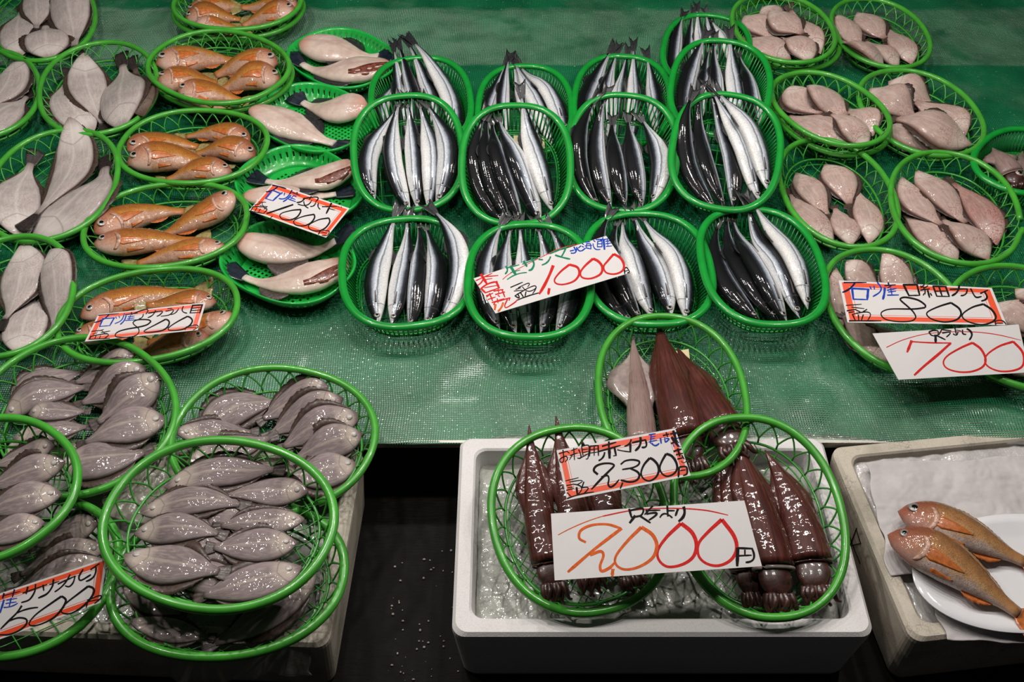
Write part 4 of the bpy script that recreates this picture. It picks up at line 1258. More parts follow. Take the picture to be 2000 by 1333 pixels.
grey_set('B3L', 'bottom basket of stack', [
 [[(248, 1160), (300, 1182), (365, 1198)], 40], [[(615, 1110), (545, 1182), (392, 1266)], 60], [[(259, 1221), (340, 1232), (420, 1242)], 48]])
grey_set('B3', 'top basket of stack', [
 [[(330, 1060), (420, 1075), (520, 1080)], 60], [[(520, 1000), (430, 1005), (330, 1012)], 54], [[(340, 1120), (420, 1135), (520, 1145)], 58], [[(330, 975), (420, 960), (500, 955)], 44],
 [[(320, 946), (410, 926), (560, 922)], 48], [[(602, 966), (525, 960), (425, 974)], 48], [[(272, 996), (376, 982), (490, 993)], 48], [[(593, 1012), (525, 1021), (415, 1035)], 44],
 [[(260, 1036), (340, 1034), (445, 1050)], 52], [[(577, 1055), (510, 1066), (400, 1074)], 56], [[(587, 1104), (510, 1136), (375, 1166)], 62], [[(243, 1085), (335, 1104), (450, 1122)], 76]])
grey_set('B5', '500 yen basket', [
 [[(198, 1036), (137, 1043), (50, 1064)], 46], [[(206, 1074), (125, 1092), (20, 1130)], 46], [[(208, 1098), (120, 1124), (5, 1158)], 44]])
grey_set('B4', 'cut off upper basket', [
 [[(114, 884), (50, 892), (-30, 908)], 38], [[(129, 908), (50, 930), (-45, 952)], 46], [[(119, 965), (38, 982), (-55, 1002)], 52], [[(86, 1021), (20, 1040), (-60, 1062)], 46]])

# pale pink flounders
def pink_set(key, where, items):
    for it in items: it.append(it[0][0][1] > it[0][-1][1])
    for d in (False, True):
        sub = [it for it in items if it[3] == d]
        r = by_order(sub, lambda it: mid(it[0])[0] - 0.4 * mid(it[0])[1])
        for it, n in zip(sub, r): it.append(n)
    for it in items:
        lab = it[2].get('lab') or 'pink flounder, head %s, %s from the saury, in %s' % ('near us' if it[3] else 'away', ORD[it[4]], where)
        k = {a: b for a, b in it[2].items() if a != 'lab'}
        fish(key, 'flatF', it[0], it[1] * 1.06, lab, group='pink flounders in the oval baskets', **k)
D = {}
pink_set('F1', 'the far stack', [
 [[(1490, 6), (1510, 18), (1545, 34)], 32, D], [[(1545, 113), (1495, 92), (1444, 64)], 40, D], [[(1603, 104), (1572, 64), (1536, 20)], 42, D], [[(1454, 30), (1482, 50), (1520, 76)], 40, D],
 [[(1581, 116), (1556, 88), (1515, 66)], 42, D], [[(1502, 22), (1540, 46), (1576, 70)], 40, D]])
pink_set('F2', 'the furthest basket', [
 [[(1728, 133), (1682, 110), (1638, 78)], 42, D], [[(1781, 124), (1758, 88), (1730, 48)], 44, D], [[(1757, 127), (1722, 102), (1688, 70)], 34, D], [[(1642, 36), (1660, 66), (1694, 94)], 46, D], [[(1674, 26), (1704, 52), (1736, 80)], 40, D]])
pink_set('F3', 'the stack beside middle saury', [
 [[(1666, 279), (1595, 250), (1532, 214)], 50, D], [[(1548, 158), (1565, 166), (1590, 178)], 24, D], [[(1708, 256), (1686, 228), (1645, 192)], 46, D], [[(1696, 278), (1660, 250), (1612, 224)], 42, D],
 [[(1546, 172), (1572, 204), (1616, 228)], 54, D], [[(1576, 167), (1618, 196), (1664, 230)], 48, D]])
pink_set('F4', 'the basket behind small squid', [
 [[(1735, 162), (1778, 180), (1840, 202)], 42, D], [[(1736, 240), (1780, 268), (1845, 302)], 54, D], [[(1888, 259), (1832, 218), (1772, 195)], 46, D], [[(1901, 272), (1825, 256), (1736, 224)], 54, D], [[(1699, 174), (1748, 203), (1806, 228)], 48, D]])
pink_set('F5', 'the basket by front saury', [
 [[(1628, 480), (1580, 424), (1540, 362)], 52, D], [[(1663, 478), (1648, 440), (1628, 396)], 52, D], [[(1698, 474), (1692, 415), (1670, 360)], 58, D], [[(1557, 333), (1588, 378), (1626, 428)], 48, D], [[(1612, 318), (1642, 358), (1662, 408)], 54, D]])
pink_set('F6', 'the one reddish fish basket', [
 [[(1871, 509), (1812, 454), (1756, 405)], 54, D], [[(1933, 504), (1890, 466), (1834, 416)], 54, D], [[(1760, 349), (1796, 400), (1850, 456)], 54, D], [[(1789, 334), (1840, 386), (1904, 444)], 52, D],
 [[(1948, 476), (1911, 405), (1848, 342)], 54, dict(lab='reddish flounder with dark tail up beside four pink ones', skin='flounder_red')]])
pink_set('F7', 'striped 800 yen basket', [
 [[(1630, 536), (1640, 590), (1682, 664)], 46, D], [[(1735, 704), (1690, 660), (1636, 612)], 54, D], [[(1792, 700), (1745, 664), (1694, 632)], 48, D], [[(1646, 525), (1684, 545), (1732, 566)], 42, D], [[(1717, 512), (1748, 544), (1796, 606)], 46, D]])
pink_set('F8', 'the 700 yen basket', [
 [[(2015, 735), (1972, 705), (1925, 676)], 50, D], [[(1944, 590), (1990, 622), (2055, 664)], 60, D], [[(1984, 563), (2020, 592), (2065, 640)], 44, D]])

# filefish, skinned and headless
fish('K1', 'file', [(593, 84), (668, 94), (772, 103)], 46, 'headless filefish, tail towards the saury, in the furthest tray', group=None)
fish('K1', 'file', [(756, 122), (680, 134), (562, 104)], 46, 'gutted filefish with navy tail pointing at the orange fish, furthest tray', cut=True)
fish('K2', 'file', [(711, 220), (648, 212), (570, 180)], 46, 'skinned filefish at the back of the second tray, fin raised', fins=(('dorsal_fin', 1, .60, .92, .9), ('anal_fin', -1, .55, .9, .3)))
fish('K2', 'file', [(502, 228), (575, 250), (688, 282)], 60, 'larger skinned filefish in front in the second tray', )
fish('K3', 'file', [(484, 388), (580, 384), (694, 368)], 42, 'filefish behind the striped 1,000 yen card, blue tail towards saury')
fish('K3', 'file', [(688, 338), (612, 352), (484, 340)], 44, 'gutted filefish above the striped 1,000 yen card, belly open', cut=True)
fish('K4', 'file', [(472, 468), (560, 484), (697, 462)], 54, 'filefish with spread striped fin in the front tray', pale=True, fins=(('dorsal_fin', 1, .40, .80, .25), ('anal_fin', -1, .36, .72, 1.0)))
fish('K4', 'file', [(671, 516), (590, 548), (440, 522)], 56, 'gutted filefish with open belly in the front tray', cut=True, pale=True, fins=(('dorsal_fin', 1, .50, .80, .2), ('anal_fin', -1, .55, .82, .5)))

# red squid
fish('S1', 'squid', [(1235, 655), (1246, 760), (1260, 930)], 56, 'faded squid with a pale spread fin in the back squid basket', skin='squid_faded', finskin='squid_pale', fin=1.6)
fish('S1', 'squid', [(1325, 671), (1372, 765), (1432, 892)], 74, 'dark red squid beside the pale card scrap, back squid basket', fin=.4)
fish('S1', 'squid', [(1287, 616), (1312, 740), (1358, 915)], 80, 'dark red squid with pointed tip over the far rim, back basket', fin=.35)
fish('S2', 'squid', [(1135, 861), (1180, 985), (1240, 1150)], 66, 'dark squid mostly hidden behind the two squid price cards', fin=.6)
fish('S2', 'squid', [(1085, 822), (1112, 960), (1160, 1150)], 66, 'dark squid with tip over the rim beside the 2,300 yen card', fin=.6)
fish('S2', 'squid', [(1033, 839), (1050, 985), (1088, 1172)], 66, 'slim dark squid at the outer end of the 2,000 yen card', fin=.55)
fish('S3', 'squid', [(1411, 851), (1432, 980), (1482, 1188)], 72, 'glossy squid touching the plain 2,000 yen card end', fin=.4)
fish('S3', 'squid', [(1497, 874), (1550, 985), (1592, 1168)], 78, 'broad glossy squid beside the cracked foam box', fin=.4)
fish('S3', 'squid', [(1436, 841), (1478, 980), (1524, 1190)], 82, 'glossy squid lying in the middle on top of two others', fin=.5, collar=.003)
for pts, w, lab in [([(1930, 300), (1950, 320), (1975, 352)], 34, 'small squid at the rim of the cut off ribbed basket'), ([(2000, 290), (1992, 320), (1985, 362)], 40, 'small squid with a round white eye in the ribbed basket'),
                    ([(1941, 282), (1958, 312), (1990, 352)], 38, 'small squid with pointed tip up in the ribbed basket')]:
    fish('Q0', 'squid', pts, w, lab, skin='squid_faded', finskin='squid_faded', eyes=True, fin=.9)
# ------------------------------------------------------------------ plate, papers, film, scraps
def crumple(name, label, corners, z, mat, th=0.0005, amp=0.006, nu=60, nv=40, fq=9.0, cat='paper', edge=0.05, drape=None, seed=0.0):
    c = [at(px, py, z) for px, py in corners]        # TL TR BR BL
    g = []
    for i in range(nu):
        u = i / (nu - 1); row = []
        for j in range(nv):
            v = j / (nv - 1)
            uu = u + edge * (mnoise.noise((v * 5, u * 2, 3 + seed))) * (0.3 + abs(u - .5)); vv = v + edge * (mnoise.noise((u * 5, v * 2, 7 + seed)))
            p = (c[0] * (1 - uu) + c[1] * uu) * (1 - vv) + (c[3] * (1 - uu) + c[2] * uu) * vv
            q = p * fq
            n = mnoise.noise((q[0], q[1], seed)) + 0.5 * abs(mnoise.noise((q[0] * 2.3, q[1] * 2.3, 5 + seed))) + .22 * abs(mnoise.noise((q[0] * 6, q[1] * 6, 5 + seed)))
            zz = z + amp * n
            if drape is not None: zz = drape(p, zz)
            row.append(np.array([p[0], p[1], zz]))
        g.append(row)
    mb = MB(); mb.sheet(np.array(g), th)
    o = mb.build(name, M[mat]); return tag(o, label, cat)
crumple('parchment_sheet', 'crumpled greyish parchment sheet under the white plate', [(1690, 905), (2080, 890), (2080, 1105), (1740, 1125)], 0.002, 'parchment', amp=.008, fq=13, nu=110, nv=80)
crumple('parchment_sheet', 'second parchment sheet folded under the near side of the plate', [(1790, 1105), (2080, 1090), (2080, 1262), (1850, 1250)], 0.003, 'parchment', amp=.006, fq=14, nu=90, nv=60, edge=.03, seed=3)

Mp, pa, pb = frame_of((1992, 1122, 210, 116, 2), 0.018, 0.0)
loc = Mp[:3, 3] - np.array([0, 0, 0.011])
prof = [(0.0, 0.0), (.60, 0.0), (.70, .002), (.86, .0065), (1.0, .010), (1.005, .0088), (.86, .0048), (.70, -.001), (.55, -.003), (0.0, -.003)]
K = 90; ov = even_oval(pa, pb, 2.0, K); vs = []
for f, z in prof:
    for k in range(K):
        vs.append(Mp[:3, :3] @ np.array([ov[k][0] * max(f, .001), ov[k][1] * max(f, .001), 0]) + loc + np.array([0, 0, z + .003]))
fs = [(i * K + k, i * K + (k + 1) % K, (i + 1) * K + (k + 1) % K, (i + 1) * K + k) for i in range(len(prof) - 1) for k in range(K)]
mb = MB(); mb.add(vs, fs[::1]); o = mb.build('plate', M['porcelain'], None, loc); tag(o, 'white oval china plate under two golden red perch', 'plate')
Mq = Mp.copy(); Mq[:3, 3] = loc + np.array([0, 0, 0.003])
record('P', np.vstack([np.hstack([Mq[:3, :3], (Mq[:3, 3] + Mq[:3, 2] * 0.0)[:, None]]), [0, 0, 0, 1]]), pa, pb, 2.0, 0.0001, .8)
BK['P']['H'][:] = 0.003
fish('P', 'orange', [(1757, 1000), (1868, 1040), (2050, 1112)], 72, 'golden perch with open eye lying further back on the white plate', name='perch', skin='perch_skin', tail='orange_fin', eyemat='eye_ring', eye=.26)
fish('P', 'orange', [(1737, 1046), (1852, 1106), (2040, 1224)], 76, 'golden perch in front on the white plate, gill folds showing', name='perch', skin='perch_skin', tail='orange_fin', eyemat='eye_ring', eye=.20)

def film_drape(p, z):
    y0 = Q0[1] + 0.004
    return z if p[1] > y0 else z - (y0 - p[1]) * 2.2
crumple('plastic_film', 'crumpled clear plastic film spilling over the stained box front', [(290, 1232), (615, 1205), (600, 1290), (330, 1300)], -0.004, 'plastic_film', amp=.006, fq=16, cat='film', drape=film_drape, edge=.09)
crumple('plastic_film', 'crumpled clear film on the ice between the grey flounder baskets', [(190, 925), (350, 880), (350, 1040), (205, 1010)], -0.002, 'plastic_film', amp=.007, fq=16, cat='film', seed=4)

def scrap(label, quad, z0, z1):
    q = [at(px, py, z) for (px, py), z in zip(quad, (z1, z1, z0, z0))]
    g = [[q[0] * (1 - v) + q[3] * v, q[1] * (1 - v) + q[2] * v] for v in (0, .5, 1)]
    mb = MB(); mb.sheet(np.array(g), 0.0008)
    tag(mb.build('paper_scrap', M['fold_tag'], smooth=False), label, 'paper')
scrap('pale paper scrap between the red squid in the back basket', [(1298, 690), (1345, 682), (1352, 738), (1316, 746)], .012, .016)
scrap('pale paper scrap under the saury in the second middle colander', [(1003, 262), (1063, 270), (1066, 312), (1004, 302)], .040, .048)

# ------------------------------------------------------------------ price cards with their writing
INK = dict(K='ink_black', Y='ink_black', B='ink_blue', N='ink_navy', R='ink_red', O='ink_orange', G='ink_green')
INKN = dict(K='black_lettering', Y='yen_sign', B='blue_lettering', N='navy_lettering', R='red_lettering', O='orange_lettering', G='green_lettering')
def card(label, origin, sc, corners, zt, zb, strokes, border=False, th=0.0009):
    """corners TL TR BR BL and strokes in one scale: photo pixel = origin + c / sc"""
    P = lambda c: (origin[0] + c[0] / sc, origin[1] + c[1] / sc)
    q3 = [at(*P(c), z) for c, z in zip(corners, (zt, zt, zb, zb))]
    n = np.cross(q3[1] - q3[0], q3[3] - q3[0]); n /= np.linalg.norm(n)
    if n[2] < 0: n = -n
    p0 = q3[0]
    def hit(c, out=0.0):
        d = ray(*P(c)); t = np.dot(p0 + n * out - EYE, n) / np.dot(d, n)
        return EYE + d * t
    q = [hit(c) for c in corners]
    loc = (q[2] + q[3]) / 2
    root = empty('price_card', loc); tag(root, label, 'price card')
    def bil(u, v): return (q[0] * (1 - u) + q[1] * u) * (1 - v) + (q[3] * (1 - u) + q[2] * u) * v
    mb = MB(); mb.sheet(np.array([[bil(u, v) for v in np.linspace(0, 1, 5)] for u in np.linspace(0, 1, 13)]), th)
    mb.build('card', M['card_white'], root, loc, smooth=False)
    if border:
        mb = MB()
        def ringq(u0, v0, u1, v1):
            o_ = [(u0, v0), (1 - u0, v0), (1 - u0, 1 - v0), (u0, 1 - v0)]; i_ = [(u1, v1), (1 - u1, v1), (1 - u1, 1 - v1), (u1, 1 - v1)]
            vs = [bil(*c) + n * 0.00012 for c in o_ + i_]
            mb.add(vs, [(k, (k + 1) % 4, 4 + (k + 1) % 4, 4 + k) for k in range(4)])
        ringq(.018, .045, .060, .150); ringq(.072, .178, .0755, .188)
        mb.build('printed_border', M['card_border'], root, loc, smooth=False)
    by = {}
    for s in strokes: by.setdefault(s[0], []).append(s)
    lev = 0
    for col, ss in by.items():
        mb = MB()
        for (_, w, pts) in ss:
            lev += 1; w = w * 1.06
            m = max(4, int(len(pts) * 7)) if len(pts) > 2 else 4
            p = catmull(pts, m) if len(pts) != 3 else catmull([pts[0], pts[1], pts[1], pts[2]] if False else pts, m)
            t = np.gradient(p, axis=0); t /= np.linalg.norm(t, axis=1)[:, None] + 1e-9
            nn = np.stack([-t[:, 1], t[:, 0]], 1)
            f = np.linspace(0, 1, m)
            ww = w / 2 * (1 + .10 * np.sin(f * 9 + lev)) * np.where(f > .9, 1 - (f - .9) * 3, 1)
            closed = np.linalg.norm(np.array(pts[0]) - np.array(pts[-1])) < 1 and len(pts) > 5
            if not closed:
                p = p.copy(); p[0] -= t[0] * w * .3; p[-1] += t[-1] * w * .2
            else: ww = w / 2 * (1 + .22 * np.sin(f * 2 * math.pi + 2.2))
            out = 0.00022 + 0.000004 * (lev % 40)
            L_ = [hit(a + b * c, out) for a, b, c in zip(p, nn, ww)]; R_ = [hit(a - b * c, out) for a, b, c in zip(p, nn, ww)]
            vs = np.array(L_ + R_)
            mb.add(vs, [(i, i + 1, m + i + 1, m + i) for i in range(m - 1)])
        mb.build(INKN[col], M[INK[col]], root, loc, smooth=False)
    return root
card('red bordered 800 yen card on the front orange fish basket', (165, 585), 8.0, [(215, 235), (1895, 50), (1770, 480), (5, 660)], .088, .076, [
 ('N', 14, [(218, 250), (535, 222)]), ('N', 18, [(380, 240), (300, 310), (155, 360)]),
 ('B', 22, [(290, 300), (235, 425)]), ('B', 16, [(290, 300), (465, 290)]), ('B', 20, [(465, 290), (395, 410)]), ('B', 12, [(235, 425), (395, 410)]),
 ('B', 14, [(490, 275), (500, 300)]), ('B', 14, [(540, 265), (548, 290)]), ('B', 14, [(625, 215), (600, 290), (560, 340), (475, 380)]),
 ('N', 18, [(735, 205), (740, 240)]), ('N', 14, [(640, 240), (830, 215)]), ('B', 18, [(650, 255), (620, 330), (560, 390)]), ('B', 12, [(680, 275), (780, 262)]), ('B', 12, [(720, 250), (690, 330)]), ('B', 12, [(670, 305), (780, 290)]), ('B', 12, [(640, 330), (810, 318)]),
 ('K', 16, [(770, 220), (990, 185), (960, 230)]), ('K', 14, [(920, 230), (900, 280), (850, 305)]), ('K', 16, [(1000, 215), (1210, 185), (1180, 240), (1130, 265)]), ('K', 16, [(1110, 175), (1070, 240), (990, 285)]),
 ('K', 12, [(1300, 145), (1370, 138)]), ('K', 14, [(1270, 185), (1390, 165), (1330, 240), (1195, 265)]), ('K', 14, [(1470, 145), (1420, 210), (1350, 238)]), ('K', 16, [(1545, 110), (1530, 180), (1600, 215)]),
 ('K', 22, [(1690, 95), (1650, 215)]), ('K', 22, [(1690, 95), (1840, 85)]), ('K', 22, [(1840, 85), (1800, 215)]), ('K', 12, [(1680, 140), (1820, 125)]), ('K', 12, [(1665, 175), (1810, 165)]), ('K', 12, [(1650, 212), (1800, 205)]),
 ('K', 17, [(1040, 345), (1000, 320), (900, 315), (810, 325), (760, 360), (780, 400), (840, 450), (850, 510), (800, 565), (680, 590), (520, 590), (480, 560), (520, 510), (640, 470), (860, 430), (980, 395), (1040, 345)]),
 ('K', 19, [(1270, 310), (1120, 390), (950, 480), (940, 510), (1030, 515), (1200, 490), (1290, 440), (1325, 370), (1310, 330), (1270, 310)]),
 ('K', 19, [(1610, 265), (1450, 350), (1330, 430), (1310, 475), (1380, 488), (1530, 470), (1640, 410), (1685, 340), (1660, 290), (1610, 265)]),
 ('K', 12, [(1590, 430), (1570, 480)]), ('K', 12, [(1600, 430), (1740, 400), (1775, 430), (1700, 480)]), ('K', 10, [(1620, 440), (1740, 435)]),
 ('K', 12, [(110, 500), (250, 485)]), ('K', 10, [(240, 490), (300, 470)]), ('K', 10, [(260, 480), (330, 540)]), ('K', 10, [(130, 545), (200, 520)]), ('K', 12, [(260, 520), (400, 495)]), ('K', 10, [(280, 540), (350, 530)]),
 ('K', 20, [(100, 575), (80, 620)]), ('K', 14, [(100, 580), (370, 565), (300, 620)]), ('K', 12, [(180, 570), (160, 620)]), ('K', 12, [(250, 570), (230, 620)]), ('K', 12, [(70, 625), (395, 610)])], True)

card('red bordered 1,000 yen card on the filefish trays', (480, 350), 9.0909, [(485, 75), (1845, 520), (1425, 1040), (55, 555)], .085, .078, [
 ('N', 22, [(475, 108), (600, 135), (715, 170)]), ('N', 24, [(560, 140), (450, 210), (360, 225)]),
 ('B', 26, [(450, 225), (350, 345)]), ('B', 22, [(480, 200), (620, 258)]), ('B', 26, [(620, 255), (480, 385)]), ('B', 14, [(355, 345), (480, 385)]),
 ('B', 18, [(645, 235), (640, 265)]), ('B', 18, [(690, 245), (680, 290)]), ('N', 22, [(820, 200), (770, 280)]), ('B', 20, [(770, 280), (690, 345), (590, 345)]),
 ('N', 20, [(910, 235), (915, 265)]), ('N', 16, [(820, 235), (960, 290)]), ('B', 22, [(800, 290), (740, 350), (665, 400)]), ('B', 14, [(840, 290), (900, 310)]), ('B', 14, [(840, 300), (800, 350)]), ('B', 14, [(790, 330), (880, 360)]), ('B', 18, [(760, 355), (885, 400)]),
 ('K', 22, [(1160, 310), (1130, 360)]), ('K', 20, [(1020, 350), (1280, 360), (1240, 400)]), ('K', 22, [(1050, 335), (1000, 390), (905, 415)]), ('K', 18, [(930, 445), (1130, 435), (1170, 375)]), ('K', 20, [(1030, 400), (1060, 480), (1110, 515)]),
 ('K', 18, [(1240, 420), (1210, 470), (1145, 485)]), ('K', 20, [(1290, 430), (1285, 490), (1320, 535)]), ('K', 18, [(1360, 490), (1630, 482)]), ('K', 14, [(1470, 520), (1580, 550)]), ('K', 28, [(1520, 430), (1470, 530), (1430, 610)]), ('K', 12, [(1650, 485), (1660, 500)]), ('K', 12, [(1690, 490), (1705, 510)]),
 ('K', 28, [(835, 455), (600, 535), (375, 610)]), ('K', 14, [(475, 655), (440, 690)]),
 ('K', 21, [(980, 540), (820, 555), (650, 600), (605, 650), (650, 710), (780, 725), (900, 680), (965, 600), (980, 540)]),
 ('K', 21, [(1215, 625), (1030, 660), (880, 720), (850, 770), (900, 820), (1030, 830), (1150, 780), (1220, 690), (1215, 625)]),
 ('K', 21, [(1475, 690), (1300, 720), (1140, 800), (1115, 860), (1180, 910), (1300, 920), (1420, 860), (1490, 760), (1475, 690)]),
 ('K', 20, [(1330, 910), (1290, 980)]), ('K', 14, [(1340, 905), (1480, 925), (1440, 1000), (1350, 1000)]), ('K', 12, [(1340, 940), (1440, 960)]),
 ('K', 12, [(230, 410), (360, 410)]), ('K', 14, [(160, 460), (270, 430)]), ('K', 12, [(290, 420), (310, 480), (360, 540)]), ('K', 12, [(250, 470), (390, 490)]), ('K', 12, [(380, 485), (320, 540)]),
 ('K', 18, [(130, 490), (90, 560)]), ('K', 16, [(130, 490), (370, 555), (320, 600)]), ('K', 14, [(200, 510), (160, 570)]), ('K', 14, [(260, 530), (230, 580)]), ('K', 16, [(60, 565), (330, 615)])], True)

card('plain white 1,000 yen saury card with red and green writing', (915, 455), 6.0606, [(60, 540), (1630, 35), (1925, 470), (320, 955)], .092, .084, [
 ('R', 7, [(405, 552), (480, 490), (640, 400), (900, 270), (1080, 185), (1300, 135)]),
 ('G', 18, [(440, 400), (460, 430), (435, 485)]), ('G', 12, [(460, 415), (600, 378)]), ('G', 32, [(500, 400), (560, 495)]), ('G', 10, [(500, 470), (610, 440)]), ('G', 12, [(460, 552), (560, 495), (690, 470)]),
 ('G', 12, [(640, 370), (820, 300)]), ('G', 26, [(655, 340), (690, 395)]), ('G', 22, [(750, 305), (775, 370), (750, 430), (715, 445)]), ('G', 16, [(835, 315), (880, 318)]), ('G', 18, [(970, 285), (930, 350), (870, 380)]),
 ('G', 18, [(965, 245), (1155, 170)]), ('G', 18, [(1155, 170), (1130, 230), (1095, 290)]), ('G', 18, [(1030, 265), (1110, 290), (1200, 310)]),
 ('B', 18, [(1250, 170), (1275, 215)]), ('B', 14, [(1205, 215), (1250, 205)]), ('B', 14, [(1215, 240), (1260, 235), (1280, 180)]), ('B', 14, [(1330, 155), (1300, 180)]), ('B', 14, [(1280, 170), (1320, 215), (1370, 190)]),
 ('B', 12, [(1345, 125), (1365, 140)]), ('B', 12, [(1345, 160), (1365, 170)]), ('B', 14, [(1350, 210), (1385, 180)]), ('B', 12, [(1385, 110), (1440, 105)]), ('B', 12, [(1400, 125), (1395, 180)]), ('B', 12, [(1395, 180), (1450, 190)]), ('B', 12, [(1450, 190), (1445, 130)]), ('B', 12, [(1400, 128), (1445, 130)]), ('B', 10, [(1380, 155), (1465, 148)]),
 ('B', 12, [(1480, 90), (1500, 105)]), ('B', 12, [(1475, 130), (1500, 190), (1560, 195)]), ('B', 12, [(1510, 80), (1590, 75)]), ('B', 12, [(1530, 100), (1525, 165)]), ('B', 12, [(1525, 165), (1580, 165)]), ('B', 12, [(1580, 165), (1580, 95)]), ('B', 12, [(1530, 100), (1580, 95)]), ('B', 10, [(1530, 130), (1580, 130)]),
 ('B', 12, [(1590, 55), (1590, 75)]), ('B', 12, [(1560, 85), (1660, 70)]), ('B', 24, [(1600, 90), (1610, 195)]), ('B', 12, [(1625, 100), (1670, 95)]), ('B', 10, [(1645, 80), (1650, 150)]), ('B', 10, [(1625, 130), (1690, 120)]), ('B', 10, [(1630, 160), (1700, 155)]),
 ('R', 12, [(90, 565), (280, 480)]), ('R', 30, [(150, 495), (215, 600)]), ('R', 16, [(175, 540), (140, 600), (110, 620)]), ('R', 12, [(200, 520), (350, 505)]), ('R', 10, [(170, 560), (280, 540)]),
 ('R', 18, [(150, 660), (220, 610), (330, 580)]), ('R', 26, [(330, 580), (360, 650)]), ('R', 22, [(150, 660), (200, 710)]), ('R', 10, [(190, 650), (350, 620)]), ('R', 14, [(200, 710), (370, 650)]),
 ('R', 12, [(210, 745), (290, 715)]), ('R', 16, [(250, 720), (285, 805)]), ('R', 12, [(215, 760), (240, 740)]), ('R', 12, [(230, 790), (320, 760)]), ('R', 14, [(300, 690), (410, 670)]), ('R', 12, [(350, 660), (360, 720)]), ('R', 14, [(320, 730), (430, 700)]), ('R', 16, [(400, 680), (430, 760)]), ('R', 12, [(350, 740), (370, 755)]),
 ('R', 14, [(280, 825), (420, 780)]), ('R', 12, [(340, 780), (350, 830)]), ('R', 14, [(300, 850), (310, 820)]), ('R', 16, [(310, 820), (490, 770)]), ('R', 14, [(490, 770), (480, 800)]), ('O', 24, [(320, 850), (310, 910)]), ('O', 22, [(410, 830), (390, 880), (350, 930)]), ('R', 14, [(460, 790), (430, 860), (450, 885), (540, 830), (580, 795)]),
 ('K', 12, [(500, 645), (640, 585)]), ('K', 10, [(590, 650), (720, 610), (700, 640)]), ('K', 10, [(640, 640), (700, 690), (800, 650)]), ('K', 10, [(560, 670), (620, 650)]), ('K', 10, [(540, 690), (640, 680)]), ('K', 14, [(550, 745), (600, 770), (580, 720)]), ('K', 12, [(560, 740), (800, 650), (760, 720)]), ('K', 14, [(620, 715), (650, 760)]), ('K', 14, [(680, 700), (670, 750)]), ('K', 14, [(570, 800), (700, 750), (840, 710)]),
 ('R', 32, [(1000, 395), (930, 560), (840, 720)]), ('R', 30, [(955, 665), (945, 725)]),
 ('R', 22, [(1195, 375), (1090, 460), (1020, 550), (1040, 600), (1130, 610), (1250, 570), (1310, 490), (1290, 410), (1195, 375)]),
 ('R', 24, [(1475, 305), (1380, 390), (1325, 470), (1350, 530), (1450, 540), (1560, 490), (1585, 410), (1540, 340), (1475, 305)]),
 ('R', 23, [(1720, 250), (1650, 330), (1600, 400), (1630, 470), (1730, 488), (1820, 450), (1840, 380), (1800, 300), (1720, 250)]),
 ('K', 16, [(1845, 430), (1850, 485)]), ('K', 12, [(1845, 430), (1870, 410), (1905, 460), (1880, 475)]), ('K', 10, [(1855, 455), (1890, 445)])])

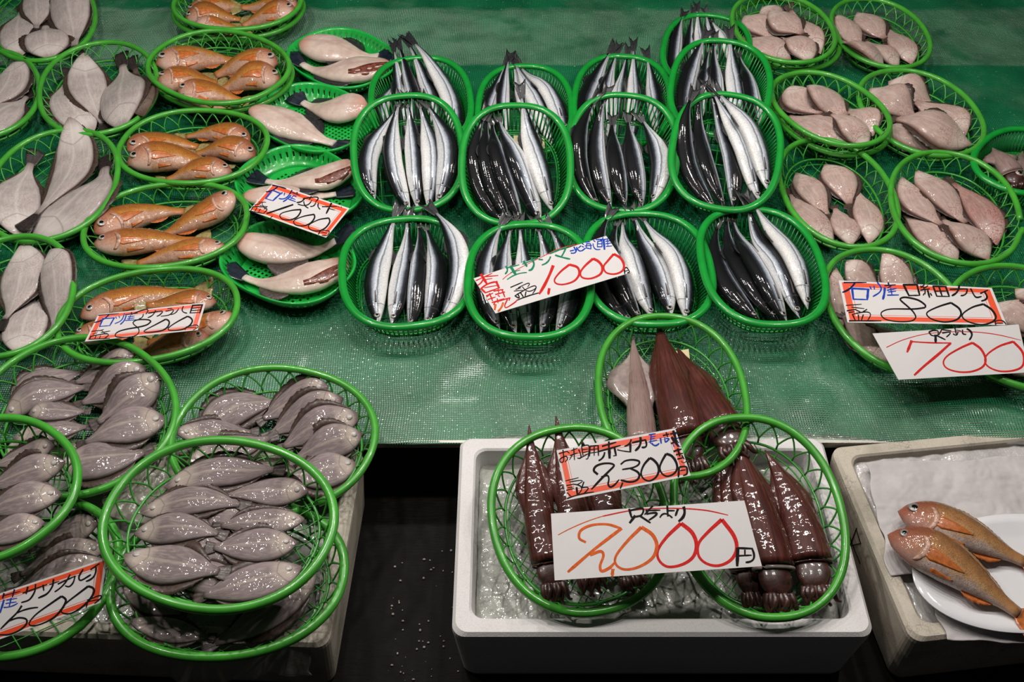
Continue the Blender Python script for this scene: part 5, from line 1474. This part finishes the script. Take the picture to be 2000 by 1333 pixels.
card('red bordered 800 yen card on the pink flounders', (1630, 540), 5.7143, [(45, 45), (1755, 130), (1925, 545), (145, 515)], .090, .084, [
 ('N', 14, [(105, 70), (355, 68)]), ('N', 20, [(225, 75), (190, 120), (90, 178)]), ('B', 24, [(195, 135), (210, 255)]), ('B', 20, [(195, 135), (375, 145)]), ('B', 26, [(375, 145), (365, 260)]), ('B', 14, [(210, 255), (365, 260)]),
 ('B', 14, [(395, 115), (410, 145)]), ('B', 14, [(440, 110), (445, 145)]), ('B', 16, [(480, 70), (520, 130), (500, 180), (430, 225)]),
 ('N', 16, [(600, 72), (605, 100)]), ('N', 14, [(560, 105), (680, 95)]), ('N', 12, [(630, 110), (590, 130)]), ('B', 24, [(560, 130), (555, 190), (540, 255)]), ('B', 14, [(590, 155), (690, 135)]), ('B', 14, [(625, 130), (640, 200)]), ('B', 12, [(600, 175), (685, 165)]), ('B', 14, [(590, 210), (715, 208)]),
 ('K', 22, [(770, 95), (830, 215)]), ('K', 20, [(770, 95), (920, 95)]), ('K', 20, [(920, 95), (950, 210)]), ('K', 14, [(830, 215), (950, 212)]),
 ('K', 14, [(960, 110), (1010, 130)]), ('K', 12, [(1000, 95), (960, 130)]), ('K', 12, [(1040, 105), (980, 150)]), ('K', 14, [(960, 155), (1060, 140)]), ('K', 14, [(1010, 150), (1010, 200)]), ('K', 12, [(990, 210), (1000, 190)]), ('K', 20, [(1040, 160), (1060, 235)]), ('K', 14, [(1070, 190), (1085, 215)]),
 ('K', 18, [(1100, 110), (1140, 220)]), ('K', 18, [(1100, 110), (1240, 115)]), ('K', 20, [(1240, 115), (1280, 225)]), ('K', 12, [(1120, 165), (1260, 165)]), ('K', 18, [(1165, 115), (1200, 220)]), ('K', 12, [(1140, 222), (1280, 225)]),
 ('K', 16, [(1290, 145), (1480, 140)]), ('K', 16, [(1480, 140), (1460, 200), (1410, 215)]), ('K', 20, [(1390, 105), (1370, 170), (1310, 215)]), ('K', 16, [(1520, 140), (1560, 215), (1590, 235), (1640, 225)]), ('K', 16, [(1630, 190), (1710, 155)]), ('K', 20, [(1680, 185), (1700, 240), (1640, 275)]),
 ('K', 16, [(1010, 350), (880, 365), (640, 365), (540, 390), (520, 430), (570, 480), (700, 505), (850, 500), (905, 460), (880, 400), (820, 340), (740, 270), (740, 245), (800, 235), (930, 265), (1010, 320), (1010, 350)]),
 ('K', 18, [(1300, 295), (1170, 335), (1050, 390), (1030, 430), (1090, 480), (1220, 510), (1350, 490), (1410, 430), (1390, 360), (1300, 295)]),
 ('K', 18, [(1660, 310), (1540, 345), (1440, 410), (1430, 460), (1500, 510), (1640, 540), (1760, 510), (1800, 450), (1750, 370), (1660, 310)]),
 ('K', 14, [(1790, 500), (1800, 545)]), ('K', 12, [(1800, 500), (1880, 500), (1915, 540)]), ('K', 10, [(1800, 525), (1880, 525)]),
 ('K', 10, [(130, 325), (300, 312)]), ('K', 10, [(190, 345), (330, 360)]), ('K', 14, [(140, 385), (230, 370)]), ('K', 12, [(160, 405), (220, 395)]), ('K', 12, [(230, 370), (290, 400)]), ('K', 12, [(360, 370), (310, 400)]), ('K', 14, [(200, 425), (230, 490)]), ('K', 12, [(200, 425), (400, 435), (370, 490)]), ('K', 14, [(265, 430), (270, 490)]), ('K', 14, [(320, 430), (300, 490)]), ('K', 14, [(165, 497), (520, 497)])], True)

card('plain white 700 yen card with a thin red arc', (1700, 630), 6.6667, [(28, 145), (1930, 28), (2075, 651), (365, 748)], .084, .062, [
 ('R', 9, [(210, 325), (420, 230), (700, 155), (1000, 125), (1350, 125), (1650, 160), (1960, 232)]),
 ('K', 16, [(760, 125), (800, 170), (870, 170), (880, 115), (820, 105), (760, 125)]), ('K', 32, [(848, 170), (850, 260)]), ('K', 18, [(860, 170), (975, 225)]), ('K', 16, [(930, 90), (890, 165)]), ('K', 16, [(940, 95), (1050, 110)]), ('K', 16, [(940, 140), (1040, 135), (990, 190)]),
 ('K', 16, [(1100, 75), (1120, 160)]), ('K', 14, [(1080, 150), (1120, 165), (1140, 120)]), ('K', 10, [(1120, 100), (1180, 110)]), ('K', 18, [(1200, 100), (1210, 150), (1245, 155)]), ('K', 24, [(1260, 85), (1320, 150), (1290, 225)]),
 ('R', 34, [(535, 245), (480, 385)]), ('R', 17, [(540, 250), (780, 265), (1050, 268)]), ('R', 32, [(1040, 275), (880, 420), (700, 570), (575, 685)]),
 ('R', 24, [(1330, 265), (1180, 330), (1010, 430), (950, 520), (1000, 600), (1150, 645), (1320, 640), (1460, 580), (1500, 480), (1440, 350), (1330, 265)]),
 ('R', 24, [(1860, 250), (1680, 310), (1530, 410), (1490, 500), (1540, 580), (1680, 635), (1850, 630), (1970, 580), (2000, 480), (1970, 370), (1860, 250)])])

card('red bordered 500 yen card on the front grey flounders', (0, 1085), 7.8409, [(-590, 783), (1640, 40), (1540, 730), (-640, 1522)], .100, .072, [
 ('N', 26, [(60, 590), (40, 660)]), ('N', 14, [(60, 620), (310, 555)]), ('N', 22, [(220, 530), (190, 640)]), ('B', 28, [(60, 690), (30, 790), (0, 880)]), ('B', 14, [(100, 690), (260, 660)]), ('B', 20, [(170, 660), (140, 790)]), ('B', 14, [(90, 740), (250, 715)]), ('B', 16, [(60, 800), (150, 790), (270, 735)]),
 ('K', 28, [(425, 490), (400, 590)]), ('K', 24, [(545, 450), (530, 560), (450, 680), (330, 725)]), ('K', 18, [(350, 580), (720, 450)]), ('K', 24, [(660, 460), (670, 540)]), ('K', 26, [(820, 375), (800, 480), (720, 590), (590, 655)]), ('K', 14, [(760, 450), (905, 400)]),
 ('K', 20, [(890, 440), (1150, 320)]), ('K', 22, [(1150, 320), (1120, 420), (1060, 480), (1000, 470)]), ('K', 22, [(1070, 300), (1000, 420), (840, 560)]), ('K', 24, [(1270, 220), (1210, 330), (1240, 385), (1390, 300)]), ('K', 20, [(1390, 220), (1520, 130)]), ('K', 24, [(1470, 190), (1440, 320), (1320, 400)]),
 ('K', 26, [(330, 780), (260, 880), (130, 1010), (10, 1130)]), ('K', 22, [(270, 880), (400, 830), (580, 800)]), ('K', 24, [(130, 1010), (280, 960), (400, 980), (400, 1060), (300, 1150), (140, 1215), (0, 1220)]),
 ('K', 26, [(940, 630), (780, 740), (560, 900), (450, 1030), (480, 1080), (620, 1060), (820, 960), (950, 820), (1010, 700), (980, 650), (940, 630)]),
 ('K', 26, [(1350, 475), (1200, 590), (1020, 730), (940, 840), (970, 890), (1090, 890), (1250, 800), (1380, 670), (1440, 560), (1420, 500), (1350, 475)]),
 ('K', 20, [(1350, 690), (1320, 800)]), ('K', 18, [(1340, 690), (1520, 620), (1550, 650), (1450, 740)]), ('K', 14, [(1360, 710), (1500, 680)])], True)

card('red bordered 2,300 yen card between the squid baskets', (1080, 830), 7.1429, [(50, 358), (1705, 50), (1922, 710), (195, 1057)], .120, .098, [
 ('K', 16, [(85, 405), (200, 370)]), ('K', 16, [(140, 355), (150, 500), (110, 525), (100, 480), (180, 440), (200, 480), (170, 520)]), ('K', 14, [(200, 375), (230, 400)]),
 ('K', 14, [(260, 360), (340, 330)]), ('K', 16, [(290, 330), (300, 490)]), ('K', 14, [(240, 430), (340, 395)]), ('K', 12, [(280, 410), (230, 490)]), ('K', 16, [(360, 350), (370, 470), (340, 465)]),
 ('K', 16, [(400, 300), (500, 295), (490, 460), (460, 480)]), ('K', 16, [(400, 310), (420, 430)]), ('K', 12, [(410, 350), (490, 340)]), ('K', 12, [(420, 390), (490, 375)]), ('K', 14, [(390, 460), (500, 400)]),
 ('K', 16, [(520, 300), (510, 440)]), ('K', 18, [(520, 300), (630, 290)]), ('K', 20, [(630, 290), (635, 430)]), ('K', 16, [(575, 300), (575, 430)]), ('K', 12, [(520, 350), (630, 335)]), ('K', 12, [(520, 395), (630, 380)]),
 ('K', 22, [(690, 300), (880, 245)]), ('K', 24, [(780, 240), (780, 330)]), ('K', 22, [(650, 370), (940, 290)]), ('K', 24, [(720, 390), (700, 450), (640, 500)]), ('K', 38, [(785, 340), (790, 465)]), ('K', 28, [(860, 330), (880, 430)]), ('K', 12, [(880, 430), (840, 435)]), ('K', 14, [(900, 350), (1000, 370), (1090, 380)]),
 ('K', 22, [(1090, 210), (1060, 270), (1000, 300)]), ('K', 30, [(1080, 270), (1080, 380)]), ('K', 24, [(1110, 250), (1290, 210)]), ('K', 24, [(1290, 215), (1290, 310), (1240, 315)]), ('K', 30, [(1220, 180), (1210, 290), (1150, 360)]),
 ('B', 16, [(1340, 140), (1430, 125)]), ('B', 18, [(1370, 140), (1360, 260)]), ('B', 12, [(1370, 170), (1430, 160)]), ('B', 12, [(1370, 200), (1420, 190)]), ('B', 14, [(1340, 240), (1450, 215)]), ('B', 20, [(1380, 260), (1420, 290), (1480, 260)]), ('B', 22, [(1500, 190), (1510, 260)]), ('B', 18, [(1560, 180), (1570, 240), (1620, 200), (1580, 190)]),
 ('K', 20, [(1540, 150), (1620, 130)]), ('K', 18, [(1580, 110), (1600, 170)]), ('K', 22, [(1640, 130), (1720, 110)]), ('K', 34, [(1680, 90), (1720, 220)]), ('K', 36, [(1660, 180), (1750, 300)]), ('K', 20, [(1650, 260), (1740, 230)]), ('K', 24, [(1690, 370), (1790, 340)]), ('K', 28, [(1740, 340), (1770, 440)]), ('K', 20, [(1720, 420), (1810, 400)]), ('K', 20, [(1740, 480), (1820, 460)]), ('K', 18, [(1800, 430), (1830, 480)]), ('K', 10, [(1790, 510), (1820, 530), (1860, 510)]),
 ('B', 10, [(1700, 130), (1730, 125)]), ('B', 12, [(1720, 190), (1750, 185)]), ('B', 12, [(1740, 250), (1760, 245)]), ('B', 12, [(1670, 260), (1690, 310)]), ('B', 10, [(1760, 300), (1780, 310)]),
 ('K', 28, [(620, 690), (570, 640), (600, 580), (690, 545), (790, 540), (850, 560), (840, 590), (780, 650), (660, 770), (540, 900)]), ('K', 24, [(680, 730), (760, 710), (780, 760), (770, 830), (800, 870), (860, 840), (920, 770)]), ('K', 22, [(970, 815), (940, 890)]),
 ('K', 24, [(950, 550), (1010, 505), (1110, 490), (1200, 510), (1190, 560), (1110, 600), (970, 625)]), ('K', 28, [(1080, 610), (1180, 660), (1205, 720), (1160, 780), (1070, 800), (950, 775)]),
 ('K', 28, [(1350, 465), (1270, 560), (1230, 670), (1260, 750), (1340, 785), (1430, 740), (1475, 650), (1460, 560), (1400, 490), (1350, 465)]),
 ('K', 28, [(1580, 405), (1520, 510), (1490, 600), (1520, 680), (1590, 720), (1680, 690), (1730, 620), (1720, 530), (1660, 440), (1580, 405)]),
 ('K', 28, [(1760, 600), (1750, 730)]), ('K', 24, [(1770, 590), (1860, 590), (1870, 680), (1820, 710)]), ('K', 16, [(1780, 640), (1850, 630)]),
 ('K', 12, [(175, 785), (355, 740)]), ('K', 12, [(230, 800), (410, 790), (330, 840)]), ('K', 14, [(190, 850), (290, 830)]), ('K', 12, [(210, 880), (280, 870)]), ('K', 14, [(190, 915), (290, 890)]), ('K', 18, [(430, 800), (400, 890)]), ('K', 16, [(290, 830), (400, 880), (340, 980)]), ('K', 28, [(330, 880), (340, 970)]), ('K', 16, [(400, 880), (490, 880), (430, 960)]), ('K', 14, [(200, 950), (250, 1000)]), ('K', 16, [(200, 1030), (350, 980), (570, 940)])], True)

card('plain white 2,000 yen card across the two squid baskets', (1070, 970), 4.6512, [(28, 158), (1785, 38), (1945, 635), (62, 765)], .100, .078, [
 ('R', 10, [(500, 180), (750, 130), (1000, 110), (1250, 112), (1450, 130), (1635, 170)]), ('O', 8, [(95, 350), (300, 250), (510, 177)]),
 ('K', 20, [(740, 120), (760, 190)]), ('K', 18, [(740, 130), (860, 110), (850, 170), (770, 190)]), ('K', 24, [(790, 180), (745, 240)]), ('K', 18, [(840, 180), (930, 240)]), ('K', 16, [(950, 90), (880, 165)]), ('K', 14, [(890, 130), (1020, 125)]), ('K', 18, [(900, 160), (990, 155), (920, 215)]),
 ('K', 18, [(1085, 90), (1090, 180)]), ('K', 14, [(1020, 190), (1040, 165), (1130, 195)]), ('K', 14, [(1090, 130), (1150, 130)]), ('K', 20, [(1180, 120), (1160, 175)]), ('K', 24, [(1235, 100), (1240, 160), (1190, 225)]),
 ('O', 22, [(340, 415), (285, 380), (300, 310), (400, 262), (540, 255), (660, 290)]), ('O', 26, [(665, 295), (540, 390), (400, 500), (185, 685)]), ('O', 24, [(390, 530), (480, 500), (505, 540), (475, 630), (490, 680), (560, 650), (605, 605)]), ('O', 28, [(590, 668), (585, 722)]),
 ('O', 26, [(850, 280), (720, 410), (620, 540), (620, 620), (700, 665), (830, 640), (950, 560), (990, 450), (950, 350), (850, 280)]),
 ('R', 28, [(1210, 245), (1080, 370), (1000, 490), (1010, 580), (1090, 640), (1220, 620), (1320, 550), (1350, 440), (1310, 330), (1210, 245)]),
 ('R', 28, [(1580, 210), (1450, 330), (1370, 430), (1370, 540), (1440, 610), (1550, 630), (1660, 580), (1715, 480), (1690, 360), (1580, 210)]),
 ('Y', 30, [(1725, 475), (1720, 630)]), ('Y', 18, [(1730, 470), (1855, 475)]), ('Y', 18, [(1855, 475), (1860, 580), (1800, 600)]), ('Y', 14, [(1790, 490), (1790, 540)]), ('Y', 14, [(1740, 540), (1850, 535)])])
